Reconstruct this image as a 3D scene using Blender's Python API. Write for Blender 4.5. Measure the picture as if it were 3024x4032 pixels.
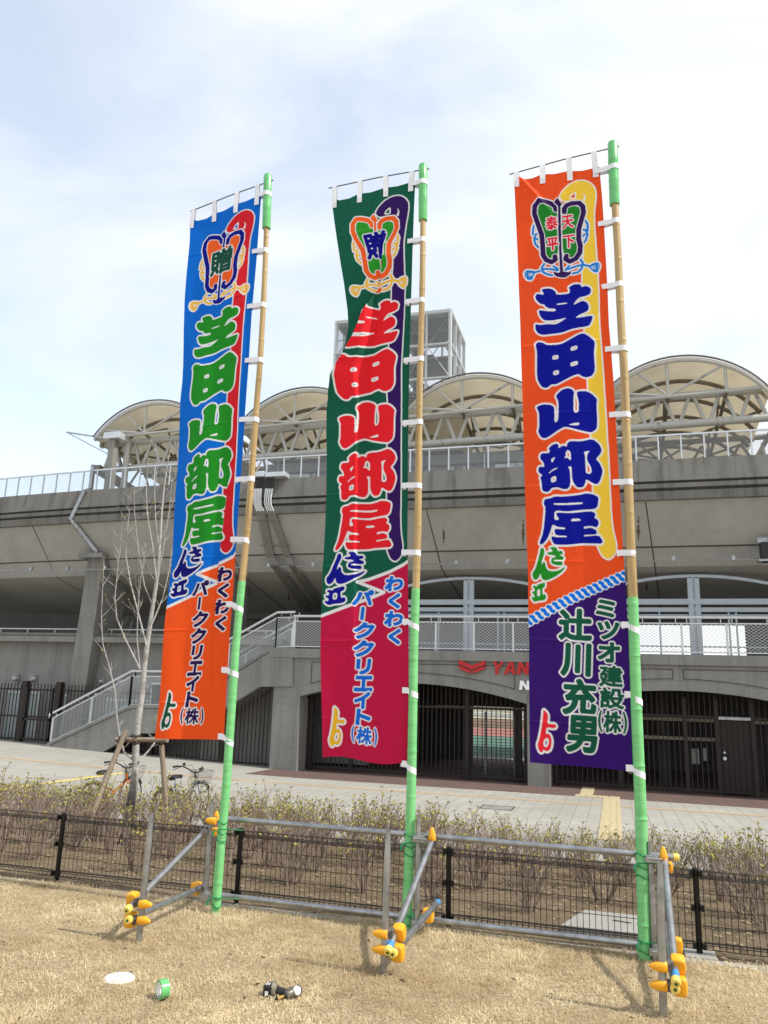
import bpy, bmesh, math, random
import numpy as np
from math import radians, sin, cos, pi, sqrt
random.seed(7); np.random.seed(7)
S = bpy.context.scene
for o in list(bpy.data.objects): bpy.data.objects.remove(o)
COL = S.collection

# ------------------------------------------------------------------ camera
F = 3050.0; CX, CY = 1512.0, 2016.0          # photograph pixels (3024 x 4032)
EYE = np.array([0.0, 0.0, 2.0])
_w = np.array([220*1.8228, 7422*1.8228, F]); _w /= np.linalg.norm(_w)      # world up in (right, up, forward)
_f = np.array([0, 0, 1.0]); _fh = _f - (_f @ _w)*_w; _fh /= np.linalg.norm(_fh)
_rh = np.cross(_w, _fh)
YAW = radians(16.5)
MX = np.stack([cos(YAW)*_rh - sin(YAW)*_fh, sin(YAW)*_rh + cos(YAW)*_fh, _w])
def ray(px, py): return MX @ np.array([px-CX, -(py-CY), F])
def aty(px, py, y):
    d = ray(px, py); return EYE + d*((y-EYE[1])/d[1])
def atz(px, py, z):
    d = ray(px, py); return EYE + d*((z-EYE[2])/d[2])
def proj_row(x, y, z):
    c = MX.T @ (np.array([x, y, z])-EYE); return CY - F*c[1]/c[2]
def zat(py, x, y):
    lo, hi = -5.0, 40.0
    for _ in range(50):
        m = (lo+hi)/2
        if proj_row(x, y, m) > py: lo = m
        else: hi = m
    return lo
from mathutils import Matrix, Vector
cam = bpy.data.cameras.new('camera'); cob = bpy.data.objects.new('camera', cam); COL.objects.link(cob)
cam.sensor_fit = 'VERTICAL'; cam.sensor_height = 36; cam.lens = 36*F/4032
cam.clip_start = 0.05; cam.clip_end = 3000
R3 = np.stack([MX[:, 0], MX[:, 1], -MX[:, 2]], axis=1)
cob.matrix_world = Matrix.Translation(Vector(EYE)) @ Matrix(R3.tolist()).to_4x4()
S.camera = cob
S.render.resolution_x, S.render.resolution_y = 768, 1024

# ------------------------------------------------------------------ light
SUN_EL = radians(50); SUN_AZ = radians(-5)       # azimuth measured from +X towards +Y (sun far to the right, grazing the stand)
sdir = Vector((cos(SUN_EL)*cos(SUN_AZ), cos(SUN_EL)*sin(SUN_AZ), sin(SUN_EL)))
sl = bpy.data.lights.new('sun', 'SUN'); sl.energy = 3.8; sl.angle = radians(0.6); sl.color = (1.0, 0.95, 0.87)
so = bpy.data.objects.new('sun', sl); COL.objects.link(so)
so.rotation_euler = sdir.to_track_quat('Z', 'Y').to_euler(); so.location = (20, 5, 40)
W = bpy.data.worlds.new('World'); S.world = W; W.use_nodes = True
nt = W.node_tree; nt.nodes.clear()
def N(nt, t, **k):
    n = nt.nodes.new(t)
    for a, b in k.items(): setattr(n, a, b)
    return n
out = N(nt, 'ShaderNodeOutputWorld'); bg = N(nt, 'ShaderNodeBackground'); bg.inputs[1].default_value = 0.1
sky = N(nt, 'ShaderNodeTexSky', sky_type='NISHITA'); sky.sun_disc = False
sky.sun_elevation = SUN_EL; sky.sun_rotation = pi/2 - SUN_AZ
tc = N(nt, 'ShaderNodeTexCoord')
mp = N(nt, 'ShaderNodeMapping'); mp.inputs['Scale'].default_value = (1.1, 1.5, 2.6); mp.inputs['Rotation'].default_value = (0.2, 0.5, 0.35)
nz = N(nt, 'ShaderNodeTexNoise'); nz.inputs['Scale'].default_value = 1.9; nz.inputs['Detail'].default_value = 7; nz.inputs['Roughness'].default_value = 0.52; nz.inputs['Distortion'].default_value = 0.5
rp = N(nt, 'ShaderNodeValToRGB'); rp.color_ramp.elements[0].position = 0.34; rp.color_ramp.elements[1].position = 0.66
rp.color_ramp.elements[0].color = (0.42, 0.42, 0.42, 1)
mix = N(nt, 'ShaderNodeMixRGB'); mix.inputs[2].default_value = (8.5, 8.75, 9.15, 1)
gain = N(nt, 'ShaderNodeMixRGB', blend_type='MULTIPLY'); gain.inputs[0].default_value = 1; gain.inputs[2].default_value = (3.3, 3.0, 2.55, 1)
L_ = nt.links.new
L_(tc.outputs['Generated'], mp.inputs[0]); L_(mp.outputs[0], nz.inputs['Vector']); sx = N(nt, 'ShaderNodeSeparateXYZ'); L_(tc.outputs['Generated'], sx.inputs[0])
ga = N(nt, 'ShaderNodeMath', operation='MULTIPLY_ADD'); ga.inputs[1].default_value = 0.30; ga.inputs[2].default_value = 0.06; L_(sx.outputs['X'], ga.inputs[0])     # cloud thickens towards the sun
ad = N(nt, 'ShaderNodeMath', operation='ADD'); L_(nz.outputs['Fac'], ad.inputs[0]); L_(ga.outputs[0], ad.inputs[1]); L_(ad.outputs[0], rp.inputs[0])
L_(sky.outputs[0], gain.inputs[1]); L_(gain.outputs[0], mix.inputs[1]); L_(rp.outputs[0], mix.inputs[0]); L_(mix.outputs[0], bg.inputs[0]); L_(bg.outputs[0], out.inputs[0])
S.view_settings.view_transform = 'Standard'; S.view_settings.look = 'None'; S.view_settings.exposure = 0.28; S.view_settings.gamma = 1.0
try:
    S.cycles.max_bounces = 6; S.cycles.transparent_max_bounces = 12; S.cycles.use_denoising = True
except Exception: pass

# ------------------------------------------------------------------ helpers
def lin(r, g, b):
    f = lambda c: (c/255/12.92) if c/255 <= 0.04045 else ((c/255+0.055)/1.055)**2.4
    return (f(r), f(g), f(b))
class MB:
    def __init__(s): s.v = []; s.f = []; s.m = []
    def add(s, vs, fs, mi=0):
        o = len(s.v); s.v += [tuple(map(float, p)) for p in vs]; s.f += [tuple(i+o for i in f) for f in fs]; s.m += [mi]*len(fs); return s
    def box(s, x0, x1, y0, y1, z0, z1, mi=0):
        return s.add([(x0,y0,z0),(x1,y0,z0),(x1,y1,z0),(x0,y1,z0),(x0,y0,z1),(x1,y0,z1),(x1,y1,z1),(x0,y1,z1)],
            [(0,3,2,1),(4,5,6,7),(0,1,5,4),(1,2,6,5),(2,3,7,6),(3,0,4,7)], mi)
    def frame(s, a, b):
        a = np.array(a, float); b = np.array(b, float); d = b-a; n = np.linalg.norm(d); d = d/(n+1e-12)
        u = np.cross(d, (0, 0, 1.0))
        if np.linalg.norm(u) < 1e-3: u = np.cross(d, (0, 1.0, 0))
        u /= np.linalg.norm(u); return d, u, np.cross(u, d)
    def bar(s, a, b, w, h, mi=0):       # rectangular bar
        d, u, v = s.frame(a, b); a = np.array(a, float); b = np.array(b, float)
        q = [u*w/2+v*h/2, -u*w/2+v*h/2, -u*w/2-v*h/2, u*w/2-v*h/2]
        return s.add([a+k for k in q]+[b+k for k in q], [(0,1,2,3),(7,6,5,4),(0,4,5,1),(1,5,6,2),(2,6,7,3),(3,7,4,0)], mi)
    def tube(s, pts, r, n=8, mi=0, cap=True):
        P = [np.array(p, float) for p in pts]; k = len(P); R = r if hasattr(r, '__len__') else [r]*k
        vs = []; pu = None
        for i in range(k):
            d = P[min(i+1, k-1)] - P[max(i-1, 0)]; d = d/(np.linalg.norm(d)+1e-12)
            if pu is None:
                u = np.cross(d, (0, 0, 1.0))
                if np.linalg.norm(u) < 1e-3: u = np.cross(d, (0, 1.0, 0))
            else: u = pu - d*(pu @ d)
            u = u/(np.linalg.norm(u)+1e-12); pu = u; v = np.cross(u, d)
            for j in range(n):
                a = 2*pi*j/n; vs.append(P[i] + (u*cos(a)+v*sin(a))*R[i])
        fs = [(i*n+j, i*n+(j+1) % n, (i+1)*n+(j+1) % n, (i+1)*n+j) for i in range(k-1) for j in range(n)]
        if cap: fs += [tuple(range(n))[::-1], tuple((k-1)*n+j for j in range(n))]
        return s.add(vs, fs, mi)
    def prism(s, pts, y0, y1, mi=0):     # (x, z) outline pushed through y
        n = len(pts)
        return s.add([(x, y0, z) for x, z in pts]+[(x, y1, z) for x, z in pts],
            [tuple(range(n)), tuple(range(2*n-1, n-1, -1))]+[(i, i+n, (i+1) % n+n, (i+1) % n) for i in range(n)], mi)
    def slab(s, pts, z0, z1, mi=0):      # (x, y) outline pushed through z
        n = len(pts)
        return s.add([(x, y, z0) for x, y in pts]+[(x, y, z1) for x, y in pts],
            [tuple(range(n))[::-1], tuple(range(n, 2*n))]+[(i, (i+1) % n, (i+1) % n+n, i+n) for i in range(n)], mi)
    def sweepx(s, prof, xs, off=None, mi=0, closed=True):   # (y, z) profile swept along x, off(x) shifts y
        k = len(prof); vs = [(x, y+(off(x) if off else 0), z) for x in xs for y, z in prof]
        r = k if closed else k-1
        fs = [(i*k+j, i*k+(j+1) % k, (i+1)*k+(j+1) % k, (i+1)*k+j) for i in range(len(xs)-1) for j in range(r)]
        if closed: fs += [tuple(range(k)), tuple((len(xs)-1)*k+j for j in range(k))[::-1]]
        return s.add(vs, fs, mi)
    def build(s, name, mats, parent=None, smooth=False, bevel=0):
        me = bpy.data.meshes.new(name); o = bpy.data.objects.new(name, me)
        base = np.zeros(3); p = parent
        while p is not None: base = base + np.array(p.location); p = p.parent
        v = np.array(s.v, float).reshape(-1, 3) - base
        me.from_pydata(v.tolist(), [], s.f)
        for m in (mats if isinstance(mats, (list, tuple)) else [mats]): me.materials.append(m)
        if any(s.m): me.polygons.foreach_set('material_index', s.m)
        bm = bmesh.new(); bm.from_mesh(me); bmesh.ops.recalc_face_normals(bm, faces=bm.faces); bm.to_mesh(me); bm.free()
        if smooth:
            me.polygons.foreach_set('use_smooth', [True]*len(me.polygons))
            try: me.set_sharp_from_angle(angle=radians(40))
            except Exception: pass
        COL.objects.link(o)
        if parent is not None: o.parent = parent
        if bevel:
            b = o.modifiers.new('bevel', 'BEVEL'); b.width = bevel; b.segments = 2; b.limit_method = 'ANGLE'
        return o
def thing(name, label, cat, loc=(0, 0, 0), group=None):
    o = bpy.data.objects.new(name, None); o.location = loc; o.empty_display_size = 0.2; COL.objects.link(o)
    o['label'] = label; o['category'] = cat
    if group: o['group'] = group
    return o
def tag(o, label, cat, group=None, kind=None):
    o['label'] = label; o['category'] = cat
    if group: o['group'] = group
    if kind: o['kind'] = kind
    return o

# ------------------------------------------------------------------ materials
def newmat(name):
    m = bpy.data.materials.new(name); m.use_nodes = True; nt = m.node_tree; nt.nodes.clear()
    o = N(nt, 'ShaderNodeOutputMaterial'); b = N(nt, 'ShaderNodeBsdfPrincipled'); nt.links.new(b.outputs[0], o.inputs[0])
    return m, nt, b, o
def noise(nt, scale, detail=5, rough=0.6, vec=None, stretch=None):
    g = N(nt, 'ShaderNodeNewGeometry'); n = N(nt, 'ShaderNodeTexNoise'); n.inputs['Scale'].default_value = scale
    n.inputs['Detail'].default_value = detail; n.inputs['Roughness'].default_value = rough
    if stretch:
        m = N(nt, 'ShaderNodeMapping'); m.inputs['Scale'].default_value = stretch
        nt.links.new(g.outputs['Position'], m.inputs[0]); nt.links.new(m.outputs[0], n.inputs['Vector'])
    else: nt.links.new(g.outputs['Position'], n.inputs['Vector'])
    return n.outputs['Fac']
def ramp(nt, fac, stops):
    r = N(nt, 'ShaderNodeValToRGB'); e = r.color_ramp.elements
    while len(e) < len(stops): e.new(0.5)
    for k, (p, c) in enumerate(stops): e[k].position = p; e[k].color = (*c, 1) if len(c) == 3 else c
    nt.links.new(fac, r.inputs[0]); return r.outputs[0]
def mixc(nt, fac, a, b, mode='MIX'):
    m = N(nt, 'ShaderNodeMixRGB', blend_type=mode)
    for i, x in ((0, fac), (1, a), (2, b)):
        if hasattr(x, 'is_linked'): nt.links.new(x, m.inputs[i])
        elif i == 0: m.inputs[0].default_value = x
        else: m.inputs[i].default_value = (*x, 1)
    return m.outputs[0]
def bump(nt, b, h, strength, dist=0.01):
    k = N(nt, 'ShaderNodeBump'); k.inputs['Strength'].default_value = strength; k.inputs['Distance'].default_value = dist
    nt.links.new(h, k.inputs['Height']); nt.links.new(k.outputs[0], b.inputs['Normal'])
def simple(name, col, rough=0.6, metal=0.0, var=0.15, scale=8, bmp=0.0, stretch=None, spec=0.4):
    m, nt, b, o = newmat(name); n = noise(nt, scale, stretch=stretch)
    c = ramp(nt, n, [(0.3, tuple(x*(1-var) for x in col)), (0.7, tuple(min(1, x*(1+var)) for x in col))])
    nt.links.new(c, b.inputs['Base Color']); b.inputs['Roughness'].default_value = rough; b.inputs['Metallic'].default_value = metal
    b.inputs['Specular IOR Level'].default_value = spec
    if bmp: bump(nt, b, n, bmp)
    return m
def concrete(name, col, stain=0.35, joints=None, holes=False):
    m, nt, b, o = newmat(name)
    n1 = noise(nt, 0.7, 6, 0.65); n2 = noise(nt, 14, 6, 0.7); n3 = noise(nt, 1.3, 5, 0.6, stretch=(2.6, 2.6, 0.16))
    c = ramp(nt, n1, [(0.25, tuple(x*0.82 for x in col)), (0.75, tuple(x*1.12 for x in col))])
    c = mixc(nt, ramp(nt, n2, [(0.35, (0.35,)*3), (0.75, (0, 0, 0))]), c, tuple(x*0.7 for x in col))
    c = mixc(nt, ramp(nt, n3, [(0.47, (0, 0, 0)), (0.72, (stain,)*3)]), c, tuple(x*0.38 for x in col))
    if joints:                       # formwork seams: dark thin lines (dx, dz)
        g = N(nt, 'ShaderNodeNewGeometry'); s = N(nt, 'ShaderNodeSeparateXYZ'); nt.links.new(g.outputs['Position'], s.inputs[0])
        for ax, d in zip('XZ', joints):
            a = N(nt, 'ShaderNodeMath', operation='DIVIDE'); a.inputs[1].default_value = d; nt.links.new(s.outputs[ax], a.inputs[0])
            fr = N(nt, 'ShaderNodeMath', operation='FRACT'); nt.links.new(a.outputs[0], fr.inputs[0])
            lt = N(nt, 'ShaderNodeMath', operation='LESS_THAN'); lt.inputs[1].default_value = 0.018/d; nt.links.new(fr.outputs[0], lt.inputs[0])
            sc = N(nt, 'ShaderNodeMath', operation='MULTIPLY'); sc.inputs[1].default_value = 0.35; nt.links.new(lt.outputs[0], sc.inputs[0])
            c = mixc(nt, sc.outputs[0], c, tuple(x*0.3 for x in col))
    if holes:                        # form tie holes
        g = N(nt, 'ShaderNodeNewGeometry'); s = N(nt, 'ShaderNodeSeparateXYZ'); nt.links.new(g.outputs['Position'], s.inputs[0]); acc = None
        for ax, d in (('X', 0.9), ('Z', 0.45)):
            a = N(nt, 'ShaderNodeMath', operation='DIVIDE'); a.inputs[1].default_value = d; nt.links.new(s.outputs[ax], a.inputs[0])
            fr = N(nt, 'ShaderNodeMath', operation='FRACT'); nt.links.new(a.outputs[0], fr.inputs[0])
            sb = N(nt, 'ShaderNodeMath', operation='SUBTRACT'); sb.inputs[1].default_value = 0.5; nt.links.new(fr.outputs[0], sb.inputs[0])
            mu = N(nt, 'ShaderNodeMath', operation='MULTIPLY'); mu.inputs[1].default_value = d; nt.links.new(sb.outputs[0], mu.inputs[0])
            sq = N(nt, 'ShaderNodeMath', operation='MULTIPLY'); nt.links.new(mu.outputs[0], sq.inputs[0]); nt.links.new(mu.outputs[0], sq.inputs[1])
            if acc is None: acc = sq.outputs[0]
            else:
                k = N(nt, 'ShaderNodeMath', operation='ADD'); nt.links.new(acc, k.inputs[0]); nt.links.new(sq.outputs[0], k.inputs[1]); acc = k.outputs[0]
        lt = N(nt, 'ShaderNodeMath', operation='LESS_THAN'); lt.inputs[1].default_value = 0.022**2; nt.links.new(acc, lt.inputs[0])
        sc = N(nt, 'ShaderNodeMath', operation='MULTIPLY'); sc.inputs[1].default_value = 0.6; nt.links.new(lt.outputs[0], sc.inputs[0])
        c = mixc(nt, sc.outputs[0], c, tuple(x*0.35 for x in col))
    nt.links.new(c, b.inputs['Base Color']); b.inputs['Roughness'].default_value = 0.85; b.inputs['Specular IOR Level'].default_value = 0.25
    bump(nt, b, n2, 0.25, 0.01)
    return m
def lattice(name, col, cell, wire, metal=0.6):       # wire mesh: opaque wires, open cells
    m, nt, b, o = newmat(name); b.inputs['Base Color'].default_value = (*col, 1); b.inputs['Metallic'].default_value = metal; b.inputs['Roughness'].default_value = 0.45
    g = N(nt, 'ShaderNodeNewGeometry'); s = N(nt, 'ShaderNodeSeparateXYZ'); nt.links.new(g.outputs['Position'], s.inputs[0])
    h = N(nt, 'ShaderNodeMath', operation='ADD'); nt.links.new(s.outputs['X'], h.inputs[0]); nt.links.new(s.outputs['Y'], h.inputs[1])
    mx = None
    for op in ('ADD', 'SUBTRACT'):
        z2 = N(nt, 'ShaderNodeMath', operation='MULTIPLY'); z2.inputs[1].default_value = 1.5; nt.links.new(s.outputs['Z'], z2.inputs[0])
        a = N(nt, 'ShaderNodeMath', operation=op); nt.links.new(h.outputs[0], a.inputs[0]); nt.links.new(z2.outputs[0], a.inputs[1])
        d = N(nt, 'ShaderNodeMath', operation='DIVIDE'); d.inputs[1].default_value = cell; nt.links.new(a.outputs[0], d.inputs[0])
        fr = N(nt, 'ShaderNodeMath', operation='FRACT'); nt.links.new(d.outputs[0], fr.inputs[0])
        lt = N(nt, 'ShaderNodeMath', operation='LESS_THAN'); lt.inputs[1].default_value = wire; nt.links.new(fr.outputs[0], lt.inputs[0])
        if mx is None: mx = lt.outputs[0]
        else:
            k = N(nt, 'ShaderNodeMath', operation='MAXIMUM'); nt.links.new(mx, k.inputs[0]); nt.links.new(lt.outputs[0], k.inputs[1]); mx = k.outputs[0]
    t = N(nt, 'ShaderNodeBsdfTransparent'); ms = N(nt, 'ShaderNodeMixShader')
    nt.links.new(mx, ms.inputs[0]); nt.links.new(t.outputs[0], ms.inputs[1]); nt.links.new(b.outputs[0], ms.inputs[2]); nt.links.new(ms.outputs[0], o.inputs[0])
    return m
M = {}
M['conc'] = concrete('concrete', (0.27, 0.265, 0.245), 0.5, (1.8, 1.35), True)
M['conc_j'] = concrete('concrete panels', (0.27, 0.266, 0.252), 0.4, (3.42, 1.8), True)
M['parapet'] = concrete('parapet concrete', (0.205, 0.20, 0.185), 0.85, (1.8, 0.9), True)
M['soffit'] = concrete('soffit concrete', (0.41, 0.40, 0.375), 0.15)
M['kerb'] = concrete('kerb concrete', (0.36, 0.35, 0.32), 0.2)
M['groove'] = simple('groove', (0.065, 0.063, 0.058), 0.9)
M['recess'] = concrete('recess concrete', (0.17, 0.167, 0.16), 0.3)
M['galv'] = simple('galvanised steel', (0.36, 0.37, 0.38), 0.38, 0.85, 0.3, 9, 0.05, (1, 1, 1))
M['alu'] = simple('aluminium rail', (0.62, 0.65, 0.68), 0.4, 0.5, 0.08, 4)
M['whiterail'] = simple('pale painted rail', (0.66, 0.68, 0.68), 0.45, 0.1, 0.08, 4)
M['conduit'] = simple('grey painted conduit', (0.26, 0.25, 0.225), 0.5, 0.1, 0.1, 3)
M['steelblue'] = simple('pale blue painted steel', (0.42, 0.47, 0.52), 0.5, 0.1, 0.06, 4)
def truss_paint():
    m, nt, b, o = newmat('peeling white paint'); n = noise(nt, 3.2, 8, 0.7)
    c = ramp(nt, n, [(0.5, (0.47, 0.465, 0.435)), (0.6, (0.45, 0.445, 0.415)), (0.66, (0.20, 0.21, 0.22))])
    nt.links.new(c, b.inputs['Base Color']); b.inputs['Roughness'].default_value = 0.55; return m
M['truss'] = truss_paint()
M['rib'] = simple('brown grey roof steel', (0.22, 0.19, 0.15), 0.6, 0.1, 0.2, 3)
M['darksteel'] = simple('dark grey steel', (0.13, 0.125, 0.115), 0.6, 0.2, 0.2, 3)
M['iron'] = simple('brown painted iron', (0.030, 0.022, 0.020), 0.5, 0.3, 0.2, 4)
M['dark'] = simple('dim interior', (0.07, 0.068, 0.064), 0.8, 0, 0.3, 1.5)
M['black'] = simple('black coated steel', (0.012, 0.012, 0.012), 0.35, 0.3, 0.1, 6)
M['blackplastic'] = simple('black plastic', (0.018, 0.019, 0.021), 0.45, 0, 0.2, 30)
M['rubber'] = simple('rubber', (0.02, 0.02, 0.02), 0.8, 0, 0.1, 30)
M['white'] = simple('white cloth tape', (0.82, 0.83, 0.90), 0.7, 0, 0.05, 20, 0.1)
M['whiteplate'] = simple('white plate', (0.82, 0.82, 0.80), 0.5, 0, 0.08, 12)
M['orange'] = simple('orange yellow plastic', (0.88, 0.40, 0.015), 0.38, 0, 0.06, 12, spec=0.5)
M['yellowcap'] = simple('pale yellow plastic', (0.85, 0.62, 0.12), 0.4, 0, 0.05, 20)
M['greendot'] = simple('green plug', (0.01, 0.10, 0.03), 0.5)
M['bluetape'] = simple('blue paint band', (0.06, 0.28, 0.62), 0.5, 0.2, 0.1, 20)
M['red'] = simple('red sign paint', (0.50, 0.018, 0.022), 0.4, 0, 0.05, 3)
M['whitesign'] = simple('white sign paint', (0.85, 0.86, 0.88), 0.45, 0, 0.03, 3)
M['glass'] = simple('dull window glass', (0.30, 0.36, 0.37), 0.15, 0, 0.1, 1, spec=0.7)
M['frame'] = simple('window frame', (0.5, 0.52, 0.53), 0.4, 0.3, 0.05, 4)
M['wallpanel'] = simple('grey wall panel', (0.24, 0.245, 0.245), 0.7, 0, 0.1, 1.2)
M['cream'] = simple('cream panel', (0.55, 0.50, 0.38), 0.7, 0, 0.1, 1.0)
M['brick'] = simple('brown paving', (0.14, 0.088, 0.072), 0.85, 0, 0.25, 6)
M['tactile'] = simple('yellow tactile paving', (0.48, 0.405, 0.245), 0.8, 0, 0.15, 14)
M['yellowline'] = simple('yellow road paint', (0.72, 0.55, 0.16), 0.75, 0, 0.12, 6)
M['wood'] = simple('weathered log', (0.27, 0.215, 0.16), 0.85, 0, 0.35, 14, 0.4, (6, 6, 0.8))
M['rope'] = simple('palm rope', (0.05, 0.035, 0.025), 0.9)
M['twig'] = simple('shrub twig', (0.26, 0.20, 0.16), 0.85, 0, 0.3, 25)
M['leaf'] = simple('spring leaf', (0.33, 0.31, 0.055), 0.55, 0, 0.45, 9)
M['litter'] = simple('dry leaf', (0.27, 0.20, 0.125), 0.85, 0, 0.4, 30)
M['mesh'] = lattice('fine wire mesh', (0.34, 0.35, 0.36), 0.055, 0.16)
M['meshbig'] = lattice('expanded metal', (0.60, 0.62, 0.63), 0.13, 0.16, 0.2)
M['meshdark'] = lattice('dark wire mesh', (0.30, 0.31, 0.32), 0.09, 0.16)
def bark():
    m, nt, b, o = newmat('pale bark'); n = noise(nt, 7, 7, 0.7, stretch=(1, 1, 2.2)); n2 = noise(nt, 40, 4)
    g = N(nt, 'ShaderNodeNewGeometry'); s = N(nt, 'ShaderNodeSeparateXYZ'); nt.links.new(g.outputs['Position'], s.inputs[0])
    c = ramp(nt, n, [(0.3, (0.16, 0.15, 0.135)), (0.5, (0.38, 0.37, 0.35)), (0.8, (0.52, 0.51, 0.49))])
    mr = N(nt, 'ShaderNodeMapRange'); mr.inputs[1].default_value = 0.25; mr.inputs[2].default_value = 0.75; nt.links.new(s.outputs['Z'], mr.inputs[0])
    c = mixc(nt, mr.outputs[0], (0.085, 0.07, 0.058), c)      # rough dark old bark at the foot
    nt.links.new(c, b.inputs['Base Color']); b.inputs['Roughness'].default_value = 0.8; bump(nt, b, n2, 0.4, 0.01); return m
M['bark'] = bark()
def bamboo():
    m, nt, b, o = newmat('bamboo cane'); n = noise(nt, 2.2, 5, 0.6, stretch=(9, 9, 0.6)); n2 = noise(nt, 30, 4)
    c = ramp(nt, n, [(0.25, (0.23, 0.145, 0.06)), (0.5, (0.42, 0.29, 0.12)), (0.8, (0.52, 0.39, 0.19))])
    nt.links.new(c, b.inputs['Base Color']); b.inputs['Roughness'].default_value = 0.42; bump(nt, b, n2, 0.1, 0.005); return m
M['bamboo'] = bamboo()
def greentape():
    m, nt, b, o = newmat('green cloth tape'); n = noise(nt, 5, 5, 0.6, stretch=(1, 1, 3)); n2 = noise(nt, 3.5, 6, 0.7, stretch=(1.5, 1.5, 9))
    c = ramp(nt, n, [(0.3, (0.15, 0.50, 0.17)), (0.7, (0.22, 0.62, 0.25))])
    g = N(nt, 'ShaderNodeNewGeometry'); s = N(nt, 'ShaderNodeSeparateXYZ'); nt.links.new(g.outputs['Position'], s.inputs[0])
    a = N(nt, 'ShaderNodeMath', operation='MULTIPLY_ADD'); a.inputs[1].default_value = 1/0.047; nt.links.new(s.outputs['Z'], a.inputs[0])
    q = N(nt, 'ShaderNodeMath', operation='MULTIPLY'); q.inputs[1].default_value = 1.2; nt.links.new(n2, q.inputs[0]); nt.links.new(q.outputs[0], a.inputs[2])
    fr = N(nt, 'ShaderNodeMath', operation='FRACT'); nt.links.new(a.outputs[0], fr.inputs[0])
    lt = N(nt, 'ShaderNodeMath', operation='LESS_THAN'); lt.inputs[1].default_value = 0.09; nt.links.new(fr.outputs[0], lt.inputs[0])
    k = N(nt, 'ShaderNodeMath', operation='MULTIPLY'); k.inputs[1].default_value = 0.35; nt.links.new(lt.outputs[0], k.inputs[0])
    c = mixc(nt, k.outputs[0], c, (0.09, 0.34, 0.11))
    nt.links.new(c, b.inputs['Base Color']); b.inputs['Roughness'].default_value = 0.5; bump(nt, b, fr.outputs[0], 0.25, 0.004); return m
M['green'] = greentape()
M['greengloss'] = simple('glossy green tape', (0.13, 0.48, 0.16), 0.22, 0, 0.15, 10, 0.08, spec=0.6)
def membrane():
    m, nt, b, o = newmat('roof membrane'); n = noise(nt, 0.8, 5)
    c = ramp(nt, n, [(0.3, (0.46, 0.40, 0.28)), (0.7, (0.58, 0.515, 0.385))])
    d = N(nt, 'ShaderNodeBsdfDiffuse'); t = N(nt, 'ShaderNodeBsdfTranslucent'); ms = N(nt, 'ShaderNodeMixShader'); ms.inputs[0].default_value = 0.36
    nt.links.new(c, d.inputs[0]); nt.links.new(c, t.inputs[0]); nt.links.new(d.outputs[0], ms.inputs[1]); nt.links.new(t.outputs[0], ms.inputs[2]); nt.links.new(ms.outputs[0], o.inputs[0]); return m
M['membrane'] = membrane()
def clothmat():
    m, nt, b, o = newmat('printed banner cloth'); a = N(nt, 'ShaderNodeAttribute', attribute_name='print')
    n = noise(nt, 120, 3); b.inputs['Roughness'].default_value = 0.62; b.inputs['Specular IOR Level'].default_value = 0.16
    t = N(nt, 'ShaderNodeBsdfTranslucent'); ms = N(nt, 'ShaderNodeMixShader'); ms.inputs[0].default_value = 0.28
    nt.links.new(a.outputs['Color'], b.inputs['Base Color']); nt.links.new(a.outputs['Color'], t.inputs[0])
    nt.links.new(b.outputs[0], ms.inputs[1]); nt.links.new(t.outputs[0], ms.inputs[2]); nt.links.new(ms.outputs[0], o.inputs[0])
    k = N(nt, 'ShaderNodeMath', operation='MULTIPLY_ADD'); k.inputs[1].default_value = 0.04; nt.links.new(n, k.inputs[0])
    n5 = noise(nt, 7, 4, 0.6, stretch=(1.0, 1.0, 0.45)); nt.links.new(n5, k.inputs[2])
    bump(nt, b, k.outputs[0], 0.5, 0.02); return m
M['cloth'] = clothmat()

# ------------------------------------------------------------------ ground
def lawn_z(x, y):
    t = np.clip((6.7-np.asarray(y, float))/6.7, 0, 1.5)
    return 0.44*t**1.15 + 0.012*np.sin(np.asarray(x)*1.7+np.asarray(y)*2.3)*np.cos(np.asarray(y)*1.9)
def bed_z(x, y):
    t = np.clip((np.asarray(y, float)-7.3)/5.0, 0, 1)
    return -0.03 - 0.37*t + 0.02*np.sin(np.asarray(x)*2.1)*np.sin(np.asarray(y)*2.7)
def plaza_z(x, y):
    x = np.asarray(x, float); y = np.asarray(y, float)
    return -0.45 - (np.clip(y, 12.4, 26)-12.4)*0.0216 + np.clip((-10-x), 0, 14)*0.034*np.clip((y-14)/9, 0, 1)
def sheet(name, xs, ys, zf, mat, kind='structure'):
    X, Y = np.meshgrid(xs, ys); Z = zf(X, Y)+0*X
    v = np.stack([X, Y, Z], -1).reshape(-1, 3); nx = len(xs); ny = len(ys)
    i = (np.arange(ny-1)[:, None]*nx+np.arange(nx-1)[None]).reshape(-1)
    f = np.stack([i, i+1, i+nx+1, i+nx], 1)
    me = bpy.data.meshes.new(name); me.from_pydata(v.tolist(), [], f.tolist()); me.materials.append(mat)
    me.polygons.foreach_set('use_smooth', [True]*len(me.polygons))
    o = bpy.data.objects.new(name, me); COL.objects.link(o); o['kind'] = kind; return o
def lawnmat():
    m, nt, b, o = newmat('dry turf'); n = noise(nt, 0.9, 6, 0.65); n2 = noise(nt, 45, 5, 0.75)
    c = ramp(nt, n, [(0.3, (0.50, 0.40, 0.25)), (0.7, (0.64, 0.53, 0.35))])
    c = mixc(nt, ramp(nt, n2, [(0.4, (0.75,)*3), (0.65, (0, 0, 0))]), c, (0.20, 0.14, 0.07))
    nt.links.new(c, b.inputs['Base Color']); b.inputs['Roughness'].default_value = 0.95; b.inputs['Specular IOR Level'].default_value = 0.1
    bump(nt, b, n2, 0.8, 0.03); return m
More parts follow.
